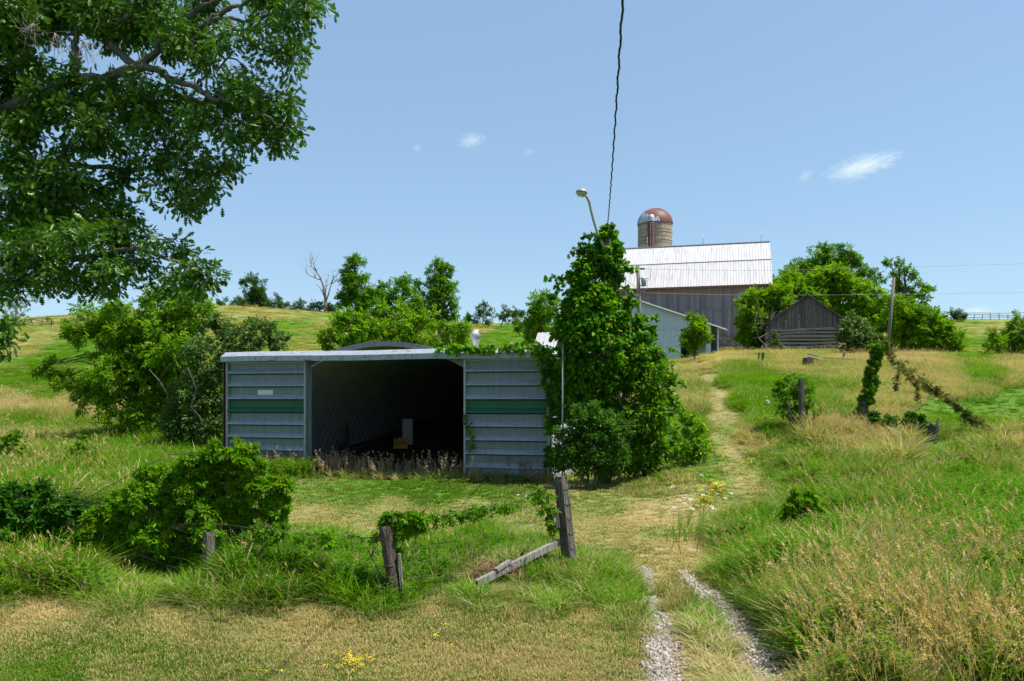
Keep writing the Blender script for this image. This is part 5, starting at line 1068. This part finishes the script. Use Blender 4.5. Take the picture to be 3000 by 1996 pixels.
# vine and shrubs on the other side of the track
sy = gs.y
plant("snag_vine", "dark green vine wrapping the broken leaning trunk", "vine", tuple(gs), [(2030,772,8),(2016,792,15),(2026,800,12),(2018,815,16),(2012,835,16),(2022,845,10),(2008,855,15),(2003,872,16),(2014,885,10),(1999,892,15),(1993,910,14),(2003,925,9),(1987,928,13),(1981,945,12),(1974,962,11),(1968,980,12),(2000,948,7),(2035,790,8)], sy, L_VINE, S_PALM, .11, 3.0, .3, 14, None, .012, depth=.8, droop=.7, up=.2, gap=-1.3)
wirevine("trailing_vine", "bronzed vine trailing down a guy wire from the wrapped snag", [(2032,778,sy,.1),(2045,800,sy,.16),(2065,830,sy - .2,.16),(2090,850,sy - .4,.2),(2120,868,sy - .6,.2),(2145,888,sy - .8,.14),(2170,905,sy - 1,.1),(2195,925,sy - 1.2,.11),(2215,940,sy - 1.4,.1),(2240,960,sy - 1.6,.14),(2270,978,sy - 1.9,.12),(2310,998,sy - 2.2,.1)], L_AUT, S_PALM, .125, dens=150, hang=.35, seed=12)
for q, lb in (([(2068,845,.1),(2064,872,.12),(2062,898,.05)], "bronzed vine tassel hanging first below the wrapped snag"), ([(2108,870,.1),(2112,895,.1),(2112,925,.1)], "bronzed vine tassel hanging midway down the guy wire"), ([(2222,950,.12),(2220,975,.15),(2222,992,.08)], "vine tassel hanging by the low end of the guy wire")):
    wirevine("vine_tassel", lb, [(a, b, sy - .9, r) for a, b, r in q], L_AUT, S_PALM, .12, dens=80, hang=.2, group="tassels of the trailing vine", seed=int(q[0][0]))
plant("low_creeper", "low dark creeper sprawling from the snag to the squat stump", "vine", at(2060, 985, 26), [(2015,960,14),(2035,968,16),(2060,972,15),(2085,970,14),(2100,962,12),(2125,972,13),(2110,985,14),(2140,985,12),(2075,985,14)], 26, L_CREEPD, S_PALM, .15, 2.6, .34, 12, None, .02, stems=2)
plant("apple_shrub", "dark leaved shrub growing round the upright weathered post", "shrub", at(1828, 1000, 26.2), [(1795,890,18),(1825,880,24),(1855,892,22),(1785,910,18),(1820,915,30),(1862,920,22),(1835,950,26),(1805,945,20),(1868,950,14),(1840,980,16)], 26.3, L_ASH, S_LEAF, .10, 1.7, .3, 16, None, .03, stems=3)
plant("dark_bush", "low dark bush with yellowing leaves in the tall grass", "shrub", at(1840, 1238, 14.0), [(1830,1165,20),(1855,1165,22),(1810,1185,22),(1845,1190,28),(1880,1190,20),(1820,1212,22),(1865,1215,22),(1895,1205,12),(1835,1145,18),(1865,1148,16),(1815,1165,16),(1880,1170,16)], 14.0, L_CREEP, S_PALM, .085, 3.2, .3, 14, None, .012, stems=3, up=.4)
# ---------------------------------------------------------------- grass, weeds, flowers and pebbles
GRASS = grass_mat("meadow_grass", (.04, .125, .002), (.17, .34, .004), (.32, .25, .105), (.56, .46, .25))
LAWN = grass_mat("cropped_grass", (.045, .12, .004), (.13, .24, .010), (.37, .28, .125), (.56, .44, .22))
HEADS = grass_mat("seed_heads", (.45, .33, .11), (.58, .44, .17), (.42, .30, .125), (.60, .47, .225), .3)
WEED = grass_mat("leafy_weeds", (.03, .12, .002), (.14, .36, .004), (.13, .24, .008), (.25, .28, .02))
PINK = flat_mat("tan_weed_seed", (.33, .235, .13), .9, 0, .3, 20)
def blade(mb, rng, h, r, w, droop, segs, lean, mi=0, base=None, az=None):
    az = rng.uniform(0, 2 * np.pi) if az is None else az; a0 = rng.uniform(0, 2 * np.pi); rr = r * math.sqrt(rng.random())
    b = np.array([rr * math.cos(a0), rr * math.sin(a0), 0.]) if base is None else base
    t = np.linspace(0, 1, segs + 1); d = droop * rng.uniform(.4, 1.3)
    dx, dy = math.cos(az), math.sin(az); out = h * (.12 * t + d * t * t); z = h * (t - .42 * d * t ** 2.2)
    P = np.stack([b[0] + dx * out + lean[0] * h * t * t, b[1] + dy * out + lean[1] * h * t * t, z], 1)
    tw = rng.uniform(-.6, .6); sx, sy = -math.sin(az + tw), math.cos(az + tw); ww = w * np.where(t < .5, .75 + .5 * t, 1.0 * (1 - t) / .5 * 1.0 + .0); ww[-1] = 0
    L_ = P + np.stack([sx * ww, sy * ww, 0 * t], 1); R_ = P - np.stack([sx * ww, sy * ww, 0 * t], 1)
    v = np.concatenate([L_[:-1], R_[:-1], P[-1:]]); n = segs; i = np.arange(n - 1)
    mb.add(v, [np.stack([i, i + 1, n + i + 1, n + i], -1), np.array([[n - 1, 2 * n, 2 * n - 1]])] if n > 1 else [np.array([[0, 2, 1]])], mi, rng.random())
    return P
def tuft(seed, n, h0, h1, r, w, droop, segs, lean=(0, 0)):
    rng = np.random.default_rng(seed); m = MB()
    for k in range(n): blade(m, rng, rng.uniform(h0, h1), r, w * rng.uniform(.6, 1.3), droop, segs, lean)
    return m
def seedhead(seed, n, h0, h1, r, headlen, headw, lean=(-.15, 0), fluffy=0, basal=4):
    rng = np.random.default_rng(seed); m = MB()
    for k in range(n):
        h = rng.uniform(h0, h1); P = blade(m, rng, h, r, .0042, .22, 5, lean, 2)
        tip = P[-1]; d = norm(P[-1] - P[-2]); q = 9 + fluffy
        for j in range(q):
            s = j / (q - 1); c = tip - d * headlen * (1 - s); wd = headw * (math.sin(math.pi * (.12 + .8 * (1 - s))) + .1) * (1 + fluffy * .12)
            off = norm(rng.standard_normal(3)) * wd * (.5 if not fluffy else 1.2); e = c + d * headlen * .16 + off
            sd = norm(np.cross(d, rng.standard_normal(3))) * wd * .55
            m.add(np.array([c - sd * .4, c + off * .5 - sd, e, c + off * .5 + sd]), np.array([[0, 1, 2, 3]]), 1, rng.random())
    for k in range(basal): blade(m, rng, rng.uniform(.3, .6) * h1, r, .005, .5, 3, lean)
    return m
def weed(seed, n, h0, h1, r, ll, per):
    rng = np.random.default_rng(seed); m = MB()
    for k in range(n):
        h = rng.uniform(h0, h1); P = blade(m, rng, h, r, .004, .12, 4, (0, 0), 0)
        for j in range(per):
            s = rng.uniform(.2, 1.); c = P[0] + (P[-1] - P[0]) * s; az = rng.uniform(0, 6.28); L = ll * rng.uniform(.6, 1.1) * (1.15 - .5 * s)
            d = np.array([math.cos(az), math.sin(az), rng.uniform(-.1, .5)]); sd = np.array([-d[1], d[0], 0]) * L * .13
            m.add(np.array([c, c + d * L * .5 + sd, c + d * L + np.array([0, 0, -.2 * L]), c + d * L * .5 - sd]), np.array([[0, 1, 2, 3]]), 0, rng.random())
    return m
PROTO = []
def proto(mb, name, mats):
    me = mb.mesh(name, mats); o = bpy.data.objects.new(name, me); PROTO.append(o); return o
MG = [GRASS, HEADS, GRASS]
SHORT = [proto(tuft(200 + i, 30, .5, 1.0, .11 * 12, .085, .55, 2), "cropped_tuft", [LAWN]) for i in range(4)]      # unit height, scaled
COARSE = [proto(tuft(270 + i, 16, .5, 1.0, .14, .016, .95, 5, (-.12, -.12)), "coarse_tuft", MG) for i in range(3)]
def dockleaf(seed):
    rng = np.random.default_rng(seed); m = MB()
    for k in range(9):
        az = rng.uniform(0, 6.28); L = rng.uniform(.5, 1.); t = np.linspace(0, 1, 6); el = rng.uniform(.5, 1.1); r = L * (np.cos(el) * t + .25 * t * t); z = L * (np.sin(el) * t - .45 * t * t); w = .13 * L * np.sin(np.pi * (.12 + .88 * t) ** .8) ; w[-1] = 0
        d = np.array([math.cos(az), math.sin(az)]); s = np.array([-d[1], d[0]])
        P = np.column_stack([np.outer(r, d), z]); A = P + np.column_stack([np.outer(w, s), .3 * w]); B = P + np.column_stack([np.outer(-w, s), .3 * w]); i = np.arange(5)
        m.add(np.concatenate([A, P, B]), [np.stack([i, i + 1, i + 7, i + 6], -1), np.stack([i + 6, i + 7, i + 13, i + 12], -1)], 0, rng.random())
    return m
BROAD = [proto(dockleaf(280 + i), "broad_leaf_weed", [WEED]) for i in range(3)]
TALL = [proto(tuft(210 + i, 20, .35, 1.0, .18, .0115, .6, 4, (-.10, -.05)), "tall_tuft", MG) for i in range(4)]
FIELD = [proto(tuft(220 + i, 40, .5, 1.0, .35, .011, .5, 3, (-.08, 0)), "meadow_tuft", MG) for i in range(3)]
SEEDS = [proto(seedhead(230 + i, 7, .7, 1.1, .16, .13, .0085, (-.24, -.03), 0), "seed_stems", MG) for i in range(3)] + [proto(seedhead(240 + i, 5, .8, 1.15, .16, .19, .013, (-.3, -.03), 6), "plume_stems", MG) for i in range(2)]
WEEDS = [proto(weed(250 + i, 6, .5, 1.0, .15, .19, 26), "weed_stems", [WEED]) for i in range(3)]
def gn_group(name, protos):
    ng = bpy.data.node_groups.new(name, "GeometryNodeTree")
    ng.interface.new_socket("Geometry", in_out='INPUT', socket_type='NodeSocketGeometry'); ng.interface.new_socket("Geometry", in_out='OUTPUT', socket_type='NodeSocketGeometry')
    N = ng.nodes.new; gi = N("NodeGroupInput"); go = N("NodeGroupOutput"); j = N("GeometryNodeJoinGeometry")
    def na(nm, ty):
        a = N("GeometryNodeInputNamedAttribute"); a.data_type = ty; a.inputs["Name"].default_value = nm; return a.outputs["Attribute"]
    rot = na("rot", 'FLOAT_VECTOR'); scl = na("scl", 'FLOAT_VECTOR'); vid = na("vid", 'INT')
    m2p = N("GeometryNodeMeshToPoints"); m2p.inputs["Radius"].default_value = .01; ng.links.new(gi.outputs[0], m2p.inputs["Mesh"])
    for i, o in enumerate(protos):
        oi = N("GeometryNodeObjectInfo"); oi.inputs["Object"].default_value = o; oi.inputs["As Instance"].default_value = False
        c = N("FunctionNodeCompare"); c.data_type = 'INT'; c.operation = 'EQUAL'; ng.links.new(vid, c.inputs["A"] if False else [s for s in c.inputs if s.name == "A" and s.type == 'INT'][0]); [s for s in c.inputs if s.name == "B" and s.type == 'INT'][0].default_value = i
        ip = N("GeometryNodeInstanceOnPoints"); ng.links.new(m2p.outputs["Points"], ip.inputs["Points"]); ng.links.new(c.outputs[0], ip.inputs["Selection"])
        ng.links.new(oi.outputs["Geometry"], ip.inputs["Instance"]); ng.links.new(rot, ip.inputs["Rotation"]); ng.links.new(scl, ip.inputs["Scale"]); ng.links.new(ip.outputs[0], j.inputs[0])
    ng.links.new(j.outputs[0], go.inputs[0]); return ng
def patchy(P): x, y = P[:, 0], P[:, 1]; return .5 + .25 * np.sin(x * 1.1 + 1.7 * np.sin(y * .7 + .4)) * np.sin(y * .9 + x * .3) + .25 * np.sin(x * 3.1 + 2 * np.sin(y * 2.3)) * np.sin(y * 2.7 - x)
def scatter(name, label, protos, P, scl, dry, seed, tilt=.12, sxy=None, vid=None, cat=None):
    rng = np.random.default_rng(seed); n = len(P); me = bpy.data.meshes.new(name); me.vertices.add(n); me.vertices.foreach_set("co", np.asarray(P, np.float32).ravel())
    rot = np.column_stack([rng.normal(0, tilt, n), rng.normal(0, tilt, n), rng.uniform(0, 6.28, n)]) if tilt < 5 else rng.uniform(0, 6.28, (n, 3))
    sxy = scl if sxy is None else sxy
    s3 = np.column_stack([sxy, sxy, scl]) if np.ndim(scl) == 1 else scl
    for nm, ty, key, val in (("rot", 'FLOAT_VECTOR', "vector", rot), ("scl", 'FLOAT_VECTOR', "vector", s3), ("dry", 'FLOAT', "value", dry), ("tnt", 'FLOAT', "value", np.clip(.45 * rng.random(n) + .9 * (patchy(np.asarray(P)) - .25), 0, 1))):
        a = me.attributes.new(nm, ty, 'POINT'); a.data.foreach_set(key, np.asarray(val, np.float32).ravel())
    a = me.attributes.new("vid", 'INT', 'POINT'); a.data.foreach_set("value", (rng.integers(0, len(protos), n) if vid is None else vid).astype(np.int32))
    o = bpy.data.objects.new(name, me); COL.objects.link(o); md = o.modifiers.new("scatter", 'NODES'); md.node_group = gn_group(name, protos)
    tag(o, label, cat or "grass", None, "stuff"); print("SCATTER", name, n); return o
def ground_points(n, y0, y1, pw, rng, umax=1.0, umin=-.9):
    """ground points, thinning with distance like the eye does"""
    q = rng.random(n); e = 1 - pw
    Y = (y0 ** e + q * (y1 ** e - y0 ** e)) ** (1 / e); u = rng.uniform(umin, umax, n); return u * Y, Y
rng = np.random.default_rng(77)
def wob(x, y, s=1.): return .5 + .25 * np.sin(x * 1.7 * s + 1.3 * np.sin(y * .9 * s)) + .25 * np.sin(y * 2.3 * s + x * .7 * s)
# cropped grass
x, y = ground_points(60000, 6.2, 40, 1.55, rng); h, d = zone(x, y); k = (h < .16) & ~in_shed(x, y, .15) & ~near_rut(x, y, .95)
x, y, h, d = x[k], y[k], h[k], d[k]; s = np.clip(h, .035, .16) * rng.uniform(.6, 1.25, len(x)); d2 = d + (wob(x, y, 1.2) - .5) * .35 + (wob(y, x, .5) - .5) * .4 + rng.normal(0, .16, len(x))
scatter("cropped_grass", "short dry and green mown grass of the yard", SHORT, np.column_stack([x, y, Hn(x, y) - .004]), s, d2, 1, .06, sxy=np.full(len(x), .055) * (1 + .035 * (y - 7)))
# mid and tall grass close by
x, y = ground_points(72000, 6.0, 34, 1.35, rng); h, d = zone(x, y); k = (h >= .12) & ~in_shed(x, y, .4) & ~near_rut(x - .12, y, 1.5)
x, y, h, d = x[k], y[k], h[k], d[k]; h = h * (1 + .3 * sstep(1.5, 3.5, x) * (y < 17)); s = h * rng.uniform(.5, 1.2, len(x)) * (.55 + .8 * wob(x, y)); d2 = d * .8 + (wob(x * .8, y * .8) - .5) * .6 + rng.normal(0, .22, len(x))
TG = 0; scatter("tall_grass", "long green and straw coloured grass on the verges and meadow", TALL, np.column_stack([x, y, Hn(x, y) - .02]), s, d2, 2, .14, sxy=np.clip(.35 + .6 * s, .3, 1.1) * (1 + .02 * (y - 7)))
# seed heads and weeds mixed through it
kk = wob(x * 2.1, y * 2.1) + rng.normal(0, .1, len(x)) > .30
x, y, h, d, s, d2 = (q[kk] for q in (x, y, h, d, s, d2))
sel = (rng.random(len(x)) < .16) & (d < .5) & (h > .25) & (y < 24)
scatter("coarse_grass", "broad bladed arching green grass clumps by the fence and meadow", COARSE, np.column_stack([x, y, Hn(x, y) - .02])[sel], (np.clip(h, .35, .6) * rng.uniform(.8, 1.3, len(x)))[sel], (d * .6)[sel], 21, .16, sxy=np.clip(h, .4, .7)[sel] * 1.1)
sel = (rng.random(len(x)) < np.where(wob(y * 1.1, x * .9) > .62, .12, .02)) & (d < .6) & (h > .3) & (y < 26) & (y > 9.6)
scatter("broad_leaf_weeds", "low broad leaved weeds among the grass", BROAD, np.column_stack([x, y, Hn(x, y) + .02])[sel], rng.uniform(.14, .32, sel.sum()), np.clip(d, 0, 1)[sel], 22, .2, cat="weeds")
sel = rng.random(len(x)) < np.clip(.11 + .6 * np.clip(d, 0, 1) ** 1.4, 0, .45) * (h > .3) * .8
scatter("seed_head_grass", "tan grass seed heads swaying over the meadow", SEEDS, np.column_stack([x, y, Hn(x, y) - .02])[sel], (h * rng.uniform(.75, 1.15, len(x)) * 1.05)[sel], np.clip(d2 + .25, 0, 1)[sel], 3, .12)
sel = (rng.random(len(x)) < np.clip(.6 - .9 * d, .02, .5) * (h > .35))
scatter("leafy_weeds", "leafy green weeds crowding the meadow", WEEDS, np.column_stack([x, y, Hn(x, y) - .02])[sel], (h * rng.uniform(.7, 1.1, len(x)))[sel], np.clip(d, 0, 1)[sel], 4, .1, cat="weeds")
# slopes further off
x, y = ground_points(74000, 24, 75, 1.5, rng); h, d = zone(x, y); k = ~in_shed(x, y, .4) & (h > .1) & (y > 26)
x, y, h, d = x[k], y[k], h[k], d[k]; s = h * rng.uniform(.6, 1.1, len(x)) * (.7 + .6 * wob(x * .4, y * .4)); d2 = d + (wob(x * .3, y * .3) - .5) * .5 + rng.normal(0, .16, len(x))
scatter("hillside_grass", "rough dry and green grass over the rising slope", FIELD, np.column_stack([x, y, Hn(x, y) - .02]), s, d2, 5, .12, sxy=.5 + .5 * s + .012 * (y - 24))
sel = (rng.random(len(x)) < np.clip(d, 0, 1) ** 2 * .35) & (h > .3)
scatter("hillside_seed_heads", "straw coloured seed heads on the dry rise", SEEDS, np.column_stack([x, y, Hn(x, y) - .02])[sel], (h * 1.25 * rng.uniform(.8, 1.2, len(x)))[sel], np.clip(d2 + .2, 0, 1)[sel], 6, .14, sxy=(h * 2.0)[sel])
x, y = ground_points(32000, 45, 150, 1.25, rng); h, d = zone(x, y); k = (h < .3) | (rng.random(len(x)) < .3); x, y, h, d = x[k], y[k], h[k], d[k]
scatter("pasture_grass", "short patchy pasture over the far field", FIELD, np.column_stack([x, y, Hn(x, y) - .02]), np.clip(h, .1, .25) * rng.uniform(.6, 1.2, len(x)), d + (wob(x * .1, y * .22) - .5) * .6 + rng.normal(0, .15, len(x)), 7, .1, sxy=.7 + .014 * y)
# weeds along the front of the shed and in its doorway
def shed_pt(a, b): 
    a = np.asarray(a); b = np.asarray(b); X = -9.41 + a * .969 + b * .247; Y = 26.4 - a * .247 + b * .969; return X, Y
n = 520; a = rng.uniform(1.5, 11, n); b = rng.normal(-.25, .28, n); inner = (a > 2.8) & (a < 8.3); b = np.where(inner, rng.normal(.15, .5, n), b); keep = rng.random(n) < np.where(a < 4, 1, np.where(a < 8.3, .34, .3)); a, b = a[keep], b[keep]
X, Y = shed_pt(a, b); n = len(X)
def dock(seed):
    rng = np.random.default_rng(seed); m = MB()
    for k in range(3):
        P = blade(m, rng, rng.uniform(.6, 1.), .12, .004, .1, 4, (0, 0), 0)
        for j in range(34):
            s = rng.uniform(.5, 1.); c = P[0] + (P[-1] - P[0]) * s + rng.standard_normal(3) * np.array([.05, .05, .02]) * (1.2 - s); e = rng.standard_normal(3) * .02
            m.add(np.array([c, c + e, c + e + rng.standard_normal(3) * .016, c + rng.standard_normal(3) * .016]), np.array([[0, 1, 2, 3]]), 1, rng.random())
    return m
DOCK = [proto(dock(300 + i), "dock_stems", [GRASS, PINK]) for i in range(3)]
scatter("dock_weeds", "tan seeded dock weeds along the shed front and doorway", DOCK, np.column_stack([X, Y, Hn(X, Y)]), rng.uniform(.45, 1.0, n), np.full(n, .75), 8, .14, cat="weeds")
n = 900; a = rng.uniform(.5, 11.3, n); b = rng.normal(-.1, .35, n); X, Y = shed_pt(a, b)
scatter("doorway_grass", "ragged dry grass at the foot of the shed doors", TALL, np.column_stack([X, Y, Hn(X, Y)]), rng.uniform(.12, .45, n), rng.uniform(.2, 1.0, n), 9, .15, sxy=np.full(n, .6), cat="grass")
n = 500; a = rng.uniform(0, 3.4, n); b = rng.normal(-.8, .4, n); X, Y = shed_pt(a, b)
scatter("doorside_weeds", "green weeds and dry stalks before the plated door", WEEDS, np.column_stack([X, Y, Hn(X, Y)]), rng.uniform(.3, .75, n), rng.uniform(0, .8, n), 10, .12, cat="weeds")
# flowers
LACEW = flat_mat("white_lace_flower", (.55, .58, .47), .8, 0, .1, 20); YELF = flat_mat("yellow_flower", (.55, .42, .01), .7, 0, .2, 20)
def lace(seed):
    rng = np.random.default_rng(seed); m = MB(); P = blade(m, rng, 1., .02, .004, .15, 4, (0, 0), 0); c = P[-1]
    for j in range(26):
        r = .085 * math.sqrt(rng.random()); q = rng.uniform(0, 6.28); p = c + np.array([r * math.cos(q), r * math.sin(q), .012 * rng.random() - r * .15])
        s = .017; m.add(p + np.array([[s, 0, 0], [0, s, .002], [-s, 0, 0], [0, -s, .002]]), np.array([[0, 1, 2, 3]]), 1)
    for j in range(6): blade(m, rng, rng.uniform(.3, .6), .03, .006, .5, 3, (0, 0), 0)
    return m
def butter(seed):
    rng = np.random.default_rng(seed); m = MB()
    for k in range(7):
        P = blade(m, rng, rng.uniform(.6, 1.), .5, .02, .2, 2, (0, 0), 0); c = P[-1]; s = .10
        for q in range(2): m.add(c + rng.standard_normal((1, 3)) * .03 + np.array([[s, 0, 0], [0, s, .03], [-s, 0, 0], [0, -s, .03]]), np.array([[0, 1, 2, 3]]), 1)
    return m
LACE = [proto(lace(310 + i), "lace_stem", [WEED, LACEW]) for i in range(3)]; BUT = [proto(butter(320 + i), "yellow_tuft", [WEED, YELF]) for i in range(3)]
def patch(q, rng):
    P = []
    for vx, vy, rx, ry, n in q:
        for k in range(n):
            g = GV(vx + rng.normal(0, rx), vy + rng.normal(0, ry)); P.append(tuple(g))
    return np.array(P)
P = patch([(1592,1235,24,18,36),(1562,1250,12,12,7),(1640,1215,16,16,8),(1630,1240,12,14,4)], rng); scatter("wild_carrot_flowers", "white lacy wild carrot flowers edging the mown track", LACE, P, rng.uniform(.6, .95, len(P)), np.zeros(len(P)), 11, .2, cat="flowers", sxy=np.full(len(P), .48))
P = patch([(1810,985,25,14,34),(1775,965,10,10,10)], rng); scatter("far_wild_carrot", "white lacy flowers below the dark leaved shrub", LACE, P, rng.uniform(.5, .8, len(P)), np.zeros(len(P)), 12, .2, cat="flowers", sxy=np.full(len(P), .6))
P = patch([(1230,1195,20,10,16),(2285,1545,22,10,9)], rng); scatter("scattered_wild_carrot", "a few white lacy flowers scattered near the posts", LACE, P, rng.uniform(.3, .5, len(P)), np.zeros(len(P)), 13, .2, cat="flowers", sxy=np.full(len(P), .45))
P = patch([(815,1535,26,9,46),(820,1440,14,8,7),(600,1555,30,6,5),(1075,1465,30,10,5)], rng); scatter("yellow_lawn_flowers", "patch of small yellow flowers in the dry lawn", BUT, P, rng.uniform(.05, .09, len(P)), np.zeros(len(P)), 14, .2, cat="flowers", sxy=np.full(len(P), .07))
P = patch([(1640,1135,18,8,40),(1620,1160,16,10,40),(1655,1125,14,4,20),(1720,1075,14,5,12),(1660,1050,10,4,10),(1690,1090,20,5,8)], rng); scatter("yellow_track_flowers", "small yellow flowers spread beside the mown track", BUT, P, rng.uniform(.12, .2, len(P)), np.zeros(len(P)), 15, .2, cat="flowers", sxy=np.full(len(P), .15))
# pebbles in the ruts
def pebble(seed):
    rng = np.random.default_rng(seed); m = MB(); a = np.linspace(-math.pi / 2, math.pi / 2, 5); m.lathe([(math.cos(q), .62 * math.sin(q)) for q in a], 7); m.v[0] = m.v[0] * (1 + .22 * rng.standard_normal(m.v[0].shape)); return m
PEBM = NT("pebble_stone"); tn_ = PEBM.attr("tnt", 'INSTANCER'); PEBMAT = PEBM.done(PEBM.bsdf(PEBM.mix(tn_, (.17, .14, .115), (.44, .385, .325)), .9, 0, None, .2))
PEB = [proto(pebble(330 + i), "pebble", [PEBMAT]) for i in range(4)]
P = []
for r in RUTP:
    n = 5000; i = rng.integers(0, len(r), n); s = np.clip(rng.normal(0, .62, n), -1.5, 1.5); T = np.gradient(r[:, :2], axis=0); T /= np.linalg.norm(T, axis=1)[:, None]
    q = r[i, :2] + np.column_stack([T[i, 1], -T[i, 0]]) * (s * r[i, 2])[:, None] + rng.normal(0, .03, (n, 2)); P.append(q)
P = np.concatenate(P); n = len(P); sc = np.clip(rng.lognormal(-4.95, .6, n), .003, .035)
scatter("rut_pebbles", "loose pale pebbles lying in the wheel ruts", PEB, np.column_stack([P, Hn(P[:, 0], P[:, 1]) + .012]), sc, np.zeros(n), 16, 9, cat="pebbles")
# trampled dead brush at the brace's low end
rngb = np.random.default_rng(3); c = np.array(G(1440, 1712)) + np.array([0, -.1, .14]); m = MB()
for k in range(280):
    a = c + rngb.standard_normal(3) * np.array([.2, .07, .08]); e = a + rngb.standard_normal(3) * np.array([.12, .06, .07]); m.tube([tuple(a), tuple((a + e) / 2 + rngb.standard_normal(3) * .02), tuple(e)], [.004, .004, .002], 3)
solo(m, "dead_brush", flat_mat("brown_dead_brush", (.24, .14, .08), .95, 0, .4, 20), "brown tangle of dead brush at the brace timber's low end", "brush")
